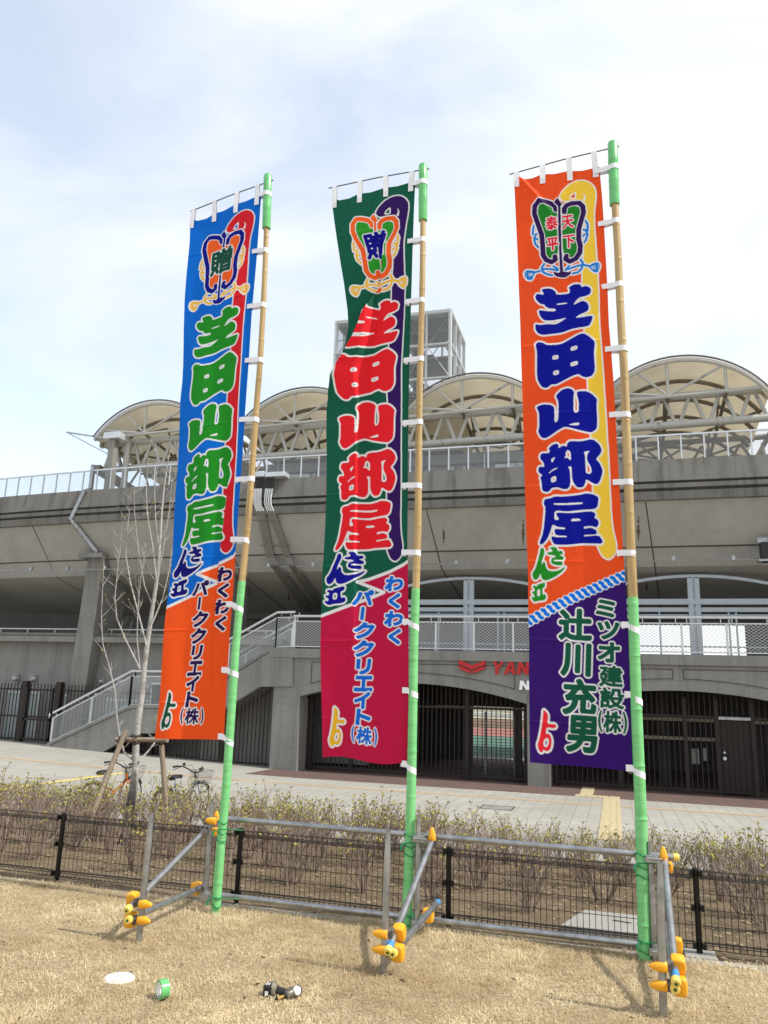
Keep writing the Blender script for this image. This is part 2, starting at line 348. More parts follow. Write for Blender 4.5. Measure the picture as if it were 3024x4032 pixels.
def soilmat():
    m, nt, b, o = newmat('bare soil'); n = noise(nt, 2.0, 7, 0.7); n2 = noise(nt, 28, 6, 0.75)
    c = ramp(nt, n, [(0.3, (0.19, 0.142, 0.088)), (0.7, (0.29, 0.225, 0.15))])
    c = mixc(nt, ramp(nt, n2, [(0.55, (0, 0, 0)), (0.75, (0.7,)*3)]), c, (0.36, 0.29, 0.20))
    nt.links.new(c, b.inputs['Base Color']); b.inputs['Roughness'].default_value = 0.95; b.inputs['Specular IOR Level'].default_value = 0.1
    bump(nt, b, n2, 1.0, 0.05); return m
def pavemat():
    m, nt, b, o = newmat('paving slabs'); g = N(nt, 'ShaderNodeNewGeometry')
    br = N(nt, 'ShaderNodeTexBrick'); br.offset = 0.0; br.inputs['Scale'].default_value = 1.0; br.inputs['Mortar Size'].default_value = 0.008
    br.inputs['Brick Width'].default_value = 0.31; br.inputs['Row Height'].default_value = 0.62; br.inputs['Bias'].default_value = 0.0
    br.inputs['Color1'].default_value = (0.40, 0.385, 0.345, 1); br.inputs['Color2'].default_value = (0.44, 0.42, 0.375, 1); br.inputs['Mortar'].default_value = (0.20, 0.19, 0.17, 1)
    nt.links.new(g.outputs['Position'], br.inputs['Vector'])
    n = noise(nt, 0.55, 8, 0.72); n2 = noise(nt, 18, 6, 0.7)
    c = mixc(nt, ramp(nt, n, [(0.38, (0.5,)*3), (0.6, (0, 0, 0))]), br.outputs['Color'], (0.26, 0.25, 0.225))
    c = mixc(nt, ramp(nt, n2, [(0.4, (0.3,)*3), (0.7, (0, 0, 0))]), c, (0.25, 0.24, 0.21))
    nt.links.new(c, b.inputs['Base Color']); b.inputs['Roughness'].default_value = 0.88; b.inputs['Specular IOR Level'].default_value = 0.2
    bump(nt, b, n2, 0.2, 0.01); return m
def brickmat():
    m, nt, b, o = newmat('brown paving bricks'); g = N(nt, 'ShaderNodeNewGeometry')
    br = N(nt, 'ShaderNodeTexBrick'); br.offset = 0.5; br.inputs['Scale'].default_value = 1.0; br.inputs['Mortar Size'].default_value = 0.006
    br.inputs['Brick Width'].default_value = 0.31; br.inputs['Row Height'].default_value = 0.31
    br.inputs['Color1'].default_value = (0.155, 0.092, 0.076, 1); br.inputs['Color2'].default_value = (0.125, 0.078, 0.066, 1); br.inputs['Mortar'].default_value = (0.06, 0.045, 0.04, 1)
    nt.links.new(g.outputs['Position'], br.inputs['Vector']); n = noise(nt, 6, 5)
    c = mixc(nt, ramp(nt, n, [(0.4, (0.35,)*3), (0.7, (0, 0, 0))]), br.outputs['Color'], (0.09, 0.06, 0.05))
    nt.links.new(c, b.inputs['Base Color']); b.inputs['Roughness'].default_value = 0.9; return m
sheet('ground', np.linspace(-400, 400, 9), np.linspace(-300, 700, 11), lambda x, y: -1.6+0*x, simple('far ground', (0.30, 0.29, 0.25), 0.95, 0, 0.2, 0.05))
sheet('lawn', np.linspace(-30, 30, 161), np.linspace(-14, 7.06, 70), lawn_z, lawnmat())
sheet('planting_bed', np.linspace(-30, 30, 121), np.linspace(7.06, 12.32, 40), bed_z, soilmat())
sheet('plaza', np.linspace(-60, 60, 81), np.linspace(12.36, 34, 40), plaza_z, pavemat())
def lay(name, x0, x1, y0, y1, mat, lift=0.004, zf=plaza_z, n=12):
    return sheet(name, np.linspace(x0, x1, n), np.linspace(y0, y1, n), lambda x, y: zf(x, y)+lift, mat)
lay('brick_strip', -10.6, 30, 22.05, 33.0, brickmat(), 0.005, n=30)
lay('beige_band', -40, 30, 20.25, 20.5, simple('beige band', (0.42, 0.31, 0.19), 0.9, 0, 0.1, 6), 0.004, n=40)
m_ = MB()
for x0, x1, y0, y1 in ((-0.98, -0.62, 22.4, 24.6), (-1.08, 0.06, 22.0, 22.4), (-0.36, 0.06, 15.0, 22.0)):
    ny = max(1, int((y1-y0)/0.3)); nx = max(1, int(round((x1-x0)/0.3)))
    for i in range(nx):
        for j in range(ny):
            ax = x0+(x1-x0)*i/nx; ay = y0+(y1-y0)*j/ny; bx = (x1-x0)/nx; by = (y1-y0)/ny
            z = float(plaza_z(ax, ay))
            m_.box(ax+.006, ax+bx-.006, ay+.006, ay+by-.006, z-.02, z+0.012)
            for k in range(3): m_.box(ax+bx*(k+.35)/3, ax+bx*(k+.75)/3, ay+.03, ay+by-.03, z+0.012, z+0.018)
o = m_.build('tactile_path', M['tactile']); o['kind'] = 'structure'
yl = MB(); a = atz(-60, 3112, -0.47); b = atz(490, 3042, -0.53); 
d = (b-a)[:2]/np.linalg.norm((b-a)[:2]); nrm = np.array([-d[1], d[0]])*0.09
q = [a[:2]+nrm, a[:2]-nrm, b[:2]-nrm, b[:2]+nrm]
yl.add([(p[0], p[1], float(plaza_z(p[0], p[1]))+0.006) for p in q], [(0, 1, 2, 3)])
o = yl.build('yellow_line', M['yellowline']); o['kind'] = 'structure'
k = MB(); k.box(-30, 30, 12.30, 12.44, -0.75, -0.33); o = k.build('bed_kerb', M['kerb'], bevel=0.01); o['kind'] = 'structure'
k = MB()
for i in range(-20, 20): k.box(i*0.6+0.004, i*0.6+0.596, 7.02, 7.12, -0.25, -0.004+0.005*math.sin(i*3.1))
o = k.build('lawn_edging', M['kerb'], bevel=0.006); o['kind'] = 'structure'
# manhole outline in the paving
mh = thing('manhole_cover', 'rectangular paving filled manhole cover with dark frame in the plaza', 'manhole cover', (-2.6, 18.4, float(plaza_z(-2.6, 18.4))))
z = float(plaza_z(-2.6, 18.4)); k = MB()
for x0, x1, y0, y1 in ((-2.97, -2.23, 18.08, 18.12), (-2.97, -2.23, 18.68, 18.72), (-2.97, -2.93, 18.12, 18.68), (-2.27, -2.23, 18.12, 18.68)): k.box(x0, x1, y0, y1, z-.03, z+.014)
k.build('frame', M['darksteel'], mh); k = MB(); k.box(-2.929, -2.271, 18.121, 18.679, z-.03, z+.012); k.build('lid', M['conc'], mh)
# concrete cover slab in the bed
cs = thing('cover_slab', 'pale concrete cover slab with a lifting slot in the bed behind the fence', 'cover slab', (-0.1, 7.9, -0.05))
k = MB(); k.slab([(-0.52, 7.62), (0.22, 7.62), (0.22, 8.2), (-0.34, 8.2)], -0.15, 0.0); k.build('slab', M['kerb'], cs, bevel=0.008)
k = MB(); k.bar((0.0-0.08, 7.93, 0.001), (0.0+0.08, 7.9, 0.001), 0.02, 0.006); k.build('lifting_slot', M['black'], cs)

# dry grass blades (nobody could count them)
def grassmat():
    m, nt, b, o = newmat('dry grass blade'); a = N(nt, 'ShaderNodeAttribute', attribute_name='tint')
    c = ramp(nt, a.outputs['Fac'], [(0.0, (0.34, 0.235, 0.115)), (0.25, (0.78, 0.63, 0.37)), (0.6, (0.93, 0.80, 0.52)), (1.0, (0.96, 0.88, 0.68))])
    n = noise(nt, 0.8, 5, 0.6); c = mixc(nt, ramp(nt, n, [(0.40, (0.7,)*3), (0.58, (0, 0, 0))]), c, (0.43, 0.32, 0.175)); n9 = noise(nt, 7, 5, 0.7); c = mixc(nt, ramp(nt, n9, [(0.36, (0.55,)*3), (0.56, (0, 0, 0))]), c, (0.33, 0.235, 0.125))
    nt.links.new(c, b.inputs['Base Color']); b.inputs['Roughness'].default_value = 0.7; b.inputs['Specular IOR Level'].default_value = 0.15
    t = N(nt, 'ShaderNodeBsdfTranslucent'); ms = N(nt, 'ShaderNodeMixShader'); ms.inputs[0].default_value = 0.25
    nt.links.new(c, t.inputs[0]); nt.links.new(b.outputs[0], ms.inputs[1]); nt.links.new(t.outputs[0], ms.inputs[2]); nt.links.new(ms.outputs[0], o.inputs[0]); return m
def blades():
    rs = np.random.RandomState(3); n = 420000
    y = 2.3 + (7.08-2.3)*rs.rand(n)**1.15
    x = -1.15*y*0.9 - 1.6 + (1.35*y*0.9+2.6)*rs.rand(n)
    keep = rs.rand(n) < np.clip(0.62+0.38*np.sin(x*3.1+1.3*np.sin(y*4))*np.sin(y*3.7+np.sin(x*2.2)), 0.25, 1); x = x[keep]; y = y[keep]; n = len(x)
    tuft = 0.5+0.5*np.sin(x*2.3+np.sin(y*1.7)*2)*np.sin(y*2.9+np.cos(x*1.3)*2)
    edge = np.clip((y-6.2)/0.8, 0, 1)
    h = (0.011+0.015*rs.rand(n)+0.015*tuft*rs.rand(n)+0.005*np.sin(x*8+y*3)*np.sin(y*9-x*2))*(1+0.9*edge*rs.rand(n)); wp = np.exp(-(((x+1.6)/.5)**2+((y-6.1)/.5)**2))+np.exp(-(((x-.2)/.5)**2+((y-6.2)/.6)**2))+np.exp(-(((x+3.5)/.5)**2+((y-6.3)/.6)**2)); h *= 1+.9*wp*rs.rand(n); wild = rs.rand(n) < 0.012+.03*wp; h[wild] *= 2.0
    az = rs.rand(n)*2*pi; lean = 0.4+2.4*rs.rand(n)**0.8; wdt = 0.0009+0.0011*rs.rand(n)
    z = lawn_z(x, y)-0.004
    dx, dy = np.cos(az), np.sin(az); px, py = -dy*wdt, dx*wdt
    b1 = np.stack([x-px, y-py, z], 1); b2 = np.stack([x+px, y+py, z], 1)
    mx, my, mz = x+dx*lean*h*0.35, y+dy*lean*h*0.35, z+h*0.68
    m1 = np.stack([mx-px*.8, my-py*.8, mz], 1); m2 = np.stack([mx+px*.8, my+py*.8, mz], 1)
    t = np.stack([x+dx*lean*h, y+dy*lean*h, z+h*(1.1-0.28*lean)], 1)
    V = np.stack([b1, b2, m1, m2, t], 1).reshape(-1, 3)
    i = np.arange(n)*5
    me = bpy.data.meshes.new('dry_grass'); me.vertices.add(n*5); me.vertices.foreach_set('co', V.ravel())
    quads = np.stack([i, i+1, i+3, i+2], 1); tris = np.stack([i+2, i+3, i+4], 1)
    me.loops.add(n*7); me.polygons.add(n*2)
    me.loops.foreach_set('vertex_index', np.concatenate([quads.ravel(), tris.ravel()]))
    me.polygons.foreach_set('loop_start', np.concatenate([np.arange(n)*4, n*4+np.arange(n)*3])); me.polygons.foreach_set('loop_total', np.concatenate([np.full(n, 4), np.full(n, 3)]))
    me.update(calc_edges=True)
    clump = np.sin(x*9+2*np.sin(y*7))*np.sin(y*11+2*np.sin(x*6)); tint = np.clip(0.46+0.24*rs.randn(n)+0.10*tuft+0.12*clump, 0, 1)
    at = me.attributes.new('tint', 'FLOAT', 'POINT'); at.data.foreach_set('value', np.repeat(tint, 5))
    me.materials.append(grassmat()); o = bpy.data.objects.new('dry_grass', me); COL.objects.link(o); tag(o, 'short dry straw coloured grass covering the lawn', 'grass', kind='stuff')
blades()
def litter():
    rs = random.Random(5); m_ = MB()
    for k in range(7000):
        x = rs.uniform(-14, 6); y = rs.uniform(7.2, 12.2); z = float(bed_z(x, y))+0.012; s = rs.uniform(0.012, 0.034); a = rs.uniform(0, 2*pi); t = rs.uniform(-.5, .5)
        c, d = cos(a)*s, sin(a)*s
        m_.add([(x-c, y-d, z), (x+d*.5, y-c*.5, z+t*s+.004), (x+c, y+d, z+t*s), (x-d*.5, y+c*.5, z+.004)], [(0, 1, 2, 3)])
    o = m_.build('leaf_litter', M['litter']); tag(o, 'scattered dry brown leaf litter over the soil of the bed', 'leaf litter', kind='stuff')
litter()
def stray():
    rs = random.Random(9); m_ = MB()
    for k in range(150):
        y = rs.uniform(2.6, 7.0); x = rs.uniform(-y*.95-1, y*.25+.8); z = float(lawn_z(x, y))+rs.uniform(.012, .03); s = rs.uniform(.010, .026); a = rs.uniform(0, 2*pi); c, d = cos(a)*s, sin(a)*s; t = rs.uniform(-.6, .6)
        m_.add([(x-c, y-d, z), (x+d*.5, y-c*.5, z+t*s+.006), (x+c, y+d, z+t*s), (x-d*.5, y+c*.5, z+.008)], [(0, 1, 2, 3)])
    o = m_.build('stray_leaves', simple('brown fallen leaf', (.12, .07, .035), .8, 0, .4, 20)); tag(o, 'small dark brown fallen leaves caught in the dry lawn', 'fallen leaves', kind='stuff')
stray()

# ------------------------------------------------------------------ stadium
ST = thing('stadium', 'long grey concrete stadium stand with arched gates and vaulted pale roofs', 'stadium', (-6, 24, -0.7))
PX = lambda px, py, y: (float(aty(px, py, y)[0]), float(aty(px, py, y)[2]))
def bend(x): return 0.55*max(0, (-11-x)/11)**2
XS = [14, 10, 6, 2, -2, -6, -10, -13, -16, -19, -22, -26, -31]
# raked bowl: parapet + soffit swept along the stand
p = MB(); p.sweepx([(23.55, 7.62), (23.5, 7.86), (23.62, 7.88), (23.62, 7.94), (23.5, 7.96), (23.5, 8.09), (23.62, 8.11), (23.62, 8.16), (23.52, 8.18), (23.62, 8.86), (24.0, 8.86), (24.0, 7.6)], XS, bend)
p.build('parapet', M['parapet'], ST)
p = MB()
for z in (7.91, 8.135): p.sweepx([(23.605, z-.02), (23.605, z+.02), (23.625, z+.02), (23.625, z-.02)], XS, bend)
p.build('parapet_groove', M['groove'], ST)
p = MB(); p.sweepx([(23.7, 7.62), (25.05, 5.85), (29.0, 4.75), (29.0, 5.1), (25.2, 6.3), (24.1, 7.8)], XS, bend); p.build('soffit', M['soffit'], ST)
# soffit panel joints (shadow gaps)
p = MB()
for i, x in enumerate((-29.6, -21.2, -13.0, -5.6, 1.1, 8.0)):
    o_ = bend(x); p.bar((x, 23.72+o_, 7.6), (x+0.25, 25.05+o_, 5.845), 0.035, 0.012); p.bar((x+0.25, 25.05+o_, 5.845), (x+0.6, 29+o_, 4.745), 0.03, 0.012)
p.sweepx([(24.62, 6.42), (24.61, 6.40), (24.63, 6.37), (24.66, 6.38)], XS, bend)
p.build('soffit_joint', M['groove'], ST)
# rust stains keep their own shape on the soffit
rs = random.Random(11)
SM = simple('rust stain', (0.12, 0.088, 0.055), 0.9, 0, 0.4, 30)
for px, py, s, hh in ((2514, 2080, 1.0, 48), (2060, 2095, .8, 52), (1747, 2110, .7, 34), (2546, 2310, .6, 20), (1137, 2352, .6, 16), (2705, 2300, .4, 12)):
    L1 = []; L2 = []
    for k in range(15):
        t = k/14; w_ = max(.8, (2.2+4.5*math.exp(-((t-.6)/.12)**2)+rs.uniform(-2, 3.5))*s*(.3+math.sin(pi*min(1, t*1.05+.03)))); qy = py-hh+2*hh*t
        for sg, LL in ((-1, L1), (1, L2)):
            d = ray(px+rs.uniform(-1, 1)+sg*w_, qy)
            if qy < 2215: n_ = np.array([0, 1.77, 1.35]); p0 = np.array([0, 23.7, 7.62])
            else: n_ = np.array([0, 1.10, 3.95]); p0 = np.array([0, 25.05, 5.85])
            n_ = n_/np.linalg.norm(n_); p0 = p0-n_*.006; tt = ((p0-EYE) @ n_)/(d @ n_); LL.append(EYE+d*tt)
    p = MB(); p.add(L1+L2, [(k, k+1, 16+k, 15+k) for k in range(14)]); p.build('rust_stain', SM, ST)
# balcony slab and the arched gate beam
bays = [(-9.75, -2.50), (-1.85, 5.40), (6.05, 13.3)]
pil = [(-10.70, -9.75), (-2.50, -1.85), (5.40, 6.05), (13.3, 13.95)]
def arch_pts(x0, x1, zs, zc, n=14): return [(x0+(x1-x0)*i/n, zs+(zc-zs)*(1-(2*i/n-1)**2)) for i in range(n+1)]
p = MB(); q = MB(); r = MB()
for x0, x1 in bays:
    ar = arch_pts(x0, x1, 1.62, 2.13)
    p.prism([(x0, 2.84)]+[(a, b) for a, b in ar]+[(x1, 2.84)], 24.0, 24.55)
    Q_ = MB()
    for i in range(len(ar)-1): Q_.add([(ar[i][0], 23.965, ar[i][1]), (ar[i+1][0], 23.965, ar[i+1][1]), (ar[i+1][0], 23.965, ar[i+1][1]+.27), (ar[i][0], 23.965, ar[i][1]+.27), (ar[i][0], 24.01, ar[i][1]), (ar[i+1][0], 24.01, ar[i+1][1]), (ar[i+1][0], 24.01, ar[i+1][1]+.27), (ar[i][0], 24.01, ar[i][1]+.27)], [(0, 1, 2, 3), (0, 4, 5, 1), (3, 2, 6, 7)])
    Q_.build('archivolt', M['conc'], ST)
    xm = (x0+x1)/2
    for u0, u1 in ((x0+.35, xm-.14), (xm+.14, x1-.35)):     # recessed panel outlines
        zz = lambda x: 1.62+(2.13-1.62)*(1-((x-xm)/((x1-x0)/2))**2)+.33
        pts = [(u0, 2.72), (u1, 2.72)]
        low = [(u0+(u1-u0)*i/6, zz(u0+(u1-u0)*i/6)) for i in range(7)]
        seq = [(u0, 2.72), (u1, 2.72)]+low[::-1]+[(u0, 2.72)]
        for a, b in zip(seq[:-1], seq[1:]): r.bar((a[0], 23.996, a[1]), (b[0], 23.996, b[1]), 0.022, 0.016)
p.box(-10.7, 14, 24.02, 24.5, 2.82, 2.83)
for x0, x1 in pil: p.box(x0, x1, 24.0, 24.62, 1.55, 2.84)
p.build('arch_beam', M['conc'], ST); r.build('panel_groove', M['groove'], ST)
p = MB(); p.box(-10.9, 14, 23.9, 30.0, 2.84, 3.14); p.build('balcony_slab', M['conc'], ST, bevel=0.012)
for i, (x0, x1) in enumerate(pil):
    p = MB(); p.box(x0, x1, 23.985, 25.2, -0.9, 1.56); p.build('pillar', M['conc'], ST, bevel=0.012)
# interior behind the gates
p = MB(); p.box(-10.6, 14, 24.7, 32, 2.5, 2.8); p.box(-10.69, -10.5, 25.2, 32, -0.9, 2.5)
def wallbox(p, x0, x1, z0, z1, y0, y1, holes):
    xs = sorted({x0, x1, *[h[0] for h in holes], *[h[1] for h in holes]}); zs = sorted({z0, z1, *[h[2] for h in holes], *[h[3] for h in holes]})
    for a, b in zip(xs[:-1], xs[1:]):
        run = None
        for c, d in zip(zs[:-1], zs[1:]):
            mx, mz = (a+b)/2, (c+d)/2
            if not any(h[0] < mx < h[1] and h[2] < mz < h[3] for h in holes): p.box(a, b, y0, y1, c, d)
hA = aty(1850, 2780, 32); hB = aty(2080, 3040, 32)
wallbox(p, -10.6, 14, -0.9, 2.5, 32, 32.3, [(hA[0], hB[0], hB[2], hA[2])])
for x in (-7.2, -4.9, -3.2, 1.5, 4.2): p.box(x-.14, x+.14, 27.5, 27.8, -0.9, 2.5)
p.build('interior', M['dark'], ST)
p = MB(); p.box(-10.3, -8.2, 26.6, 26.75, -0.65, 1.75); p.build('interior_wall', M['wallpanel'], ST)
k = MB(); k.box(-9.55, -8.75, 26.52, 26.6, 0.05, 1.3); win = k.build('window', M['glass'], ST)
k = MB()
for a in ((-9.62, -8.68, 26.48, 26.6, -0.03, 0.05), (-9.62, -8.68, 26.48, 26.6, 1.3, 1.38), (-9.62, -9.55, 26.48, 26.6, .05, 1.3), (-8.75, -8.68, 26.48, 26.6, .05, 1.3), (-9.17, -9.13, 26.47, 26.52, .05, 1.3)): k.box(*a)
k.build('window_frame', M['frame'], win)
k = MB(); k.box(-1.5, 5.0, 27.2, 27.3, 1.20, 1.30); k.box(-0.6, 3.0, 27.2, 27.3, 0.62, 0.72); k.box(0.35, 0.5, 27.25, 27.4, -0.5, 1.2); k.box(-6, -2.6, 27.2, 27.3, 1.35, 1.42); k.build('interior_beam', M['cream'], ST)
# concourse back wall with openings to the sky
ops = []
for a, b, c, d in ((2490, 2458, 2946, 2588), (954, 2437, 1054, 2505)):
    u = aty(a, b, 29.0); v = aty(c, d, 29.0); ops.append((u[0], v[0], v[2], u[2]))
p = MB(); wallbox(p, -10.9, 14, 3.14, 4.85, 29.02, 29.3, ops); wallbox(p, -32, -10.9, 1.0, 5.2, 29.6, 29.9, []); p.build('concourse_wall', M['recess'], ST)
p = MB(); p.box(-32, -10.9, 25.0, 29.6, 3.3, 3.5); p.build('concourse_floor', M['conc'], ST)
# lower wall on the left
p = MB(); p.box(-34, -10.95, 25.5, 25.9, -1.0, 3.6); p.build('lower_wall', M['conc_j'], ST)
p = MB(); p.box(-34, -10.95, 25.46, 25.95, 3.56, 3.66); p.build('wall_coping', M['conc'], ST)
for a, b in (((-22.4, -21.0), (-0.3, 1.35)), ((-20.35, -18.9), (-0.3, 1.3)), ((-18.0, -16.2), (0.2, 1.2))):
    k = MB(); k.box(a[0], a[1], 25.44, 25.5, b[0], b[1]); w_ = k.build('window', M['glass'], ST)
    k = MB(); k.box(a[0]-.05, a[1]+.05, 25.40, 25.52, b[1], b[1]+.08); k.box((a[0]+a[1])/2-.03, (a[0]+a[1])/2+.03, 25.41, 25.44, b[0], b[1]); k.box(a[0]-.05, a[0], 25.41, 25.52, b[0], b[1]); k.box(a[1], a[1]+.05, 25.41, 25.52, b[0], b[1]); k.build('window_frame', M['frame'], w_)
# buttress pillars
XB = float(aty(915, 2300, 25.3)[0])-0.25
for x in (-26.5, -17.5, XB, -8.1, -1.2, 5.9):
    o_ = bend(x); zb = -0.9 if x < -9 else 3.1
    p = MB(); w_ = 0.36
    p.add([(x-w_, 24.95+o_*.5, zb), (x+w_, 24.95+o_*.5, zb), (x+w_, 26.4, zb), (x-w_, 26.4, zb), (x-w_, 24.35+o_, 6.48), (x+w_, 24.35+o_, 6.48), (x+w_, 26.4, 6.3), (x-w_, 26.4, 6.3)] if x < -9 else
          [(x-w_, 25.4, zb), (x+w_, 25.4, zb), (x+w_, 26.4, zb), (x-w_, 26.4, zb), (x-w_, 25.2, 5.82), (x+w_, 25.2, 5.82), (x+w_, 26.4, 5.6), (x-w_, 26.4, 5.6)],
          [(0, 3, 2, 1), (4, 5, 6, 7), (0, 1, 5, 4), (1, 2, 6, 5), (2, 3, 7, 6), (3, 0, 4, 7)])
    if x == -17.5:                   # the leaning one in full view
        yt, yb = 24.4+o_, 24.95+o_*.5; tl, t2 = aty(192*1.8228, 1190*1.8228, yt), aty(226*1.8228, 1188*1.8228, yt); bl, b2 = aty(146*1.8228, 1490*1.8228, yb), aty(184*1.8228, 1490*1.8228, yb)
        k = (zb-bl[2])/(tl[2]-bl[2]); xl_, xr_ = bl[0]+(tl[0]-bl[0])*k, b2[0]+(t2[0]-b2[0])*k; yk = yb+(yt-yb)*k
        p = MB(); p.add([(xl_, yk, zb), (xr_, yk, zb), (xr_, 26.4, zb), (xl_, 26.4, zb), (tl[0], yt, 6.48), (t2[0], yt, 6.48), (t2[0], 26.4, 6.3), (tl[0], 26.4, 6.3)], [(0, 3, 2, 1), (4, 5, 6, 7), (0, 1, 5, 4), (1, 2, 6, 5), (2, 3, 7, 6), (3, 0, 4, 7)])
        PILX = (float(tl[0]), float(t2[0]))
    p.build('buttress', M['conc'], ST, bevel=0.02)
# small service house on the terrace behind the parapet fence
p = MB(); p.box(-12.2, 0.2, 25.6, 26.0, 8.4, 10.0); p.build('terrace_wall', M['wallpanel'], ST)
p = MB(); p.box(-8.8, -4.95, 26.2, 28.5, 10.35, 11.75); p.build('service_house', M['cream'], ST)
p = MB(); p.box(-12.2, -4.9, 26.1, 31, 9.95, 10.3); p.build('terrace_ceiling', M['darksteel'], ST)
p = MB()
for x in (-10.9, -8.2, -3.2, -0.9): p.box(x-.45, x+.45, 25.56, 25.6, 8.45, 9.55)
p.build('terrace_door', M['frame'], ST)
p = MB()
for x in (-11.7, -9.6, -6.2, -4.0): p.tube([(x, 25.5, 8.9), (x, 25.5, 10.2)], .045, 8)
p.tube([(-12.2, 25.5, 9.62), (-2.0, 25.5, 9.62)], .03, 6)
for x in (-10.2, -5.1, -4.7, -2.9, -2.5): p.tube([(x, 25.58, 9.45), (x, 25.38, 9.42)], .085, 10)
p.tube([(-6.9, 25.5, 8.8), (-6.7, 25.5, 9.1), (-6.2, 25.5, 9.3), (-5.2, 25.5, 9.35)], .03, 6)
p.build('terrace_pipe', M['galv'], ST)

# roofs: four vaults in view and one beyond the frame
def canopy(cx, half=2.55, z0=11.12, rise=1.33, y0=24.5, y1=40.0):
    SL = lambda y: -.13*(y-y0)
    R = (half**2+rise**2)/(2*rise); zc = z0+rise-R; a0 = math.asin(half/R); n = 22
    ang = [(-a0+2*a0*i/n) for i in range(n+1)]; P = [(cx+R*sin(a), zc+R*cos(a)) for a in ang]
    ys = [y0+(y1-y0)*j/9 for j in range(10)]
    s = MB(); k = n+1
    s.add([(x, y, z+SL(y)) for y in ys for x, z in P], [(j*k+i, j*k+i+1, (j+1)*k+i+1, (j+1)*k+i) for j in range(9) for i in range(n)])
    c = s.build('roof_canopy', M['membrane'], ST, smooth=True)
    e = MB(); e.tube([(x, y0-.06, z+.03) for x, z in P], 0.032, 6); e.build('edge_trim', M['darksteel'], c, smooth=True)
    e = MB(); e.tube([(x, y0+.06, z-.07) for x, z in P], 0.07, 8); e.build('front_arch', M['truss'], c, smooth=True)
    for j in range(1, 13):
        e = MB(); yy = y0+(y1-y0)*j/12
        pts = [(cx+(R-.13)*sin(a), yy, zc+(R-.13)*cos(a)+SL(yy)) for a in ang[::1]]
        e.tube(pts, 0.075, 5); e.build('rib', M['rib'], c)
    for yy in (y0+.1, y0+5.2, y0+10.4):        # bowstring frames
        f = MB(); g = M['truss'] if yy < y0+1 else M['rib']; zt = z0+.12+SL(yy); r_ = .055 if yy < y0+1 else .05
        f.tube([(cx-half, yy, zt-.1), (cx+half, yy, zt+.06)], r_, 6)
        top = lambda x: zc+sqrt(R*R-(x-cx)**2)-.1+SL(yy)
        for t in (-.15, .52): f.tube([(cx+t*half, yy, zt), (cx+t*half, yy, top(cx+t*half))], r_*.9, 6)
        for a, b in ((-.15, -.85), (-.15, .48), (.52, .9), (-.15-.0, -.5)): f.tube([(cx+a*half, yy, zt), (cx+b*half, yy, top(cx+b*half))], r_*.8, 6)
        f.build('bowstring_frame', g, c)
    f = MB()                                   # raking members under the vault
    for t in (-.15, .52):
        for j in range(4):
            ya = y0+.1+j*3; f.tube([(cx+t*half, ya, z0+.1+SL(ya)), (cx+t*half, ya+1.5, z0+rise*.75+SL(ya+1.5)), (cx+t*half, ya+3, z0+.1+SL(ya+3))], .04, 5)
        f.tube([(cx+t*half, y0+.1, z0+.1), (cx+t*half, y1, z0+.1+SL(y1))], .06, 5)
    for j in range(5):
        ya = y0+1+j*2.3; f.tube([(cx-half, ya, z0-.1+SL(ya)), (cx+half*.2, ya+2.3, z0+.1+SL(ya+2)), (cx+half, ya, z0-.1+SL(ya))], .045, 5)
    f.build('raking_frame', M['rib'], c)
CAN = (-16.6, -10.4, -4.25, 2.35, 8.7)
for cx in CAN: canopy(cx)
# long white tube truss in front of the vaults
t = MB(); xs0, xs1 = -19.3, 14.0; zt = lambda x: 11.05+0.013*(x+19.3); zb = lambda x: 10.0+0.018*(x+19.3)
yT = lambda x: 25.0+bend(x)*.6
seg = [xs0+(xs1-xs0)*i/12 for i in range(13)]
t.tube([(x, yT(x), zt(x)) for x in seg], .125, 10); t.tube([(x, yT(x), zb(x)) for x in seg], .125, 10)
nW = 37
for i in range(nW):
    a = xs0+.2+(xs1-xs0-.4)*i/nW; b = a+(xs1-xs0-.4)/nW*.5; c = a+(xs1-xs0-.4)/nW
    t.tube([(a+.05, yT(a), zb(a)), (b-.05, yT(b), zt(b))], .062, 7); t.tube([(b+.05, yT(b), zt(b)), (c-.05, yT(c), zb(c))], .062, 7)
for x in (-15.6, -12.5, -9.4, -6.3, -3.2, -.1, 3.4, 5.3): t.tube([(x, yT(x), zt(x)), (x+.12, yT(x), zt(x))], .16, 10); t.tube([(x, yT(x), zb(x)), (x+.12, yT(x), zb(x))], .16, 10)
t.build('roof_truss', M['truss'], ST, smooth=True)
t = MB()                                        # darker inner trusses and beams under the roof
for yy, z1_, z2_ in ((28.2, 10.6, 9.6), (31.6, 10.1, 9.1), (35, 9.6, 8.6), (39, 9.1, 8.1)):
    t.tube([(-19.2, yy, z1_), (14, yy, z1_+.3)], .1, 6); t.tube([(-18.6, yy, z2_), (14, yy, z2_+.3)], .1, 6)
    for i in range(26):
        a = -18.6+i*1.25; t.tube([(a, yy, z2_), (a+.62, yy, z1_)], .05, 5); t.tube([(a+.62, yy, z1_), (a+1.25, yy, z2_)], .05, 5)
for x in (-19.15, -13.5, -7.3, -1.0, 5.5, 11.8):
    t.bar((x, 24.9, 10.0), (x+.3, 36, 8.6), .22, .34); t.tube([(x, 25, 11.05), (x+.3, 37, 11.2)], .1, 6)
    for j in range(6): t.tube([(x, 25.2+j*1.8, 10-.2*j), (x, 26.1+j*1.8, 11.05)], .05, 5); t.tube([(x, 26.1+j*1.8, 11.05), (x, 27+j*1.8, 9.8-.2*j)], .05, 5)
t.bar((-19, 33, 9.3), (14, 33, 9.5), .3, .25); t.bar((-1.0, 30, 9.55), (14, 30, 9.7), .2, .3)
t.build('inner_truss', M['rib'], ST)
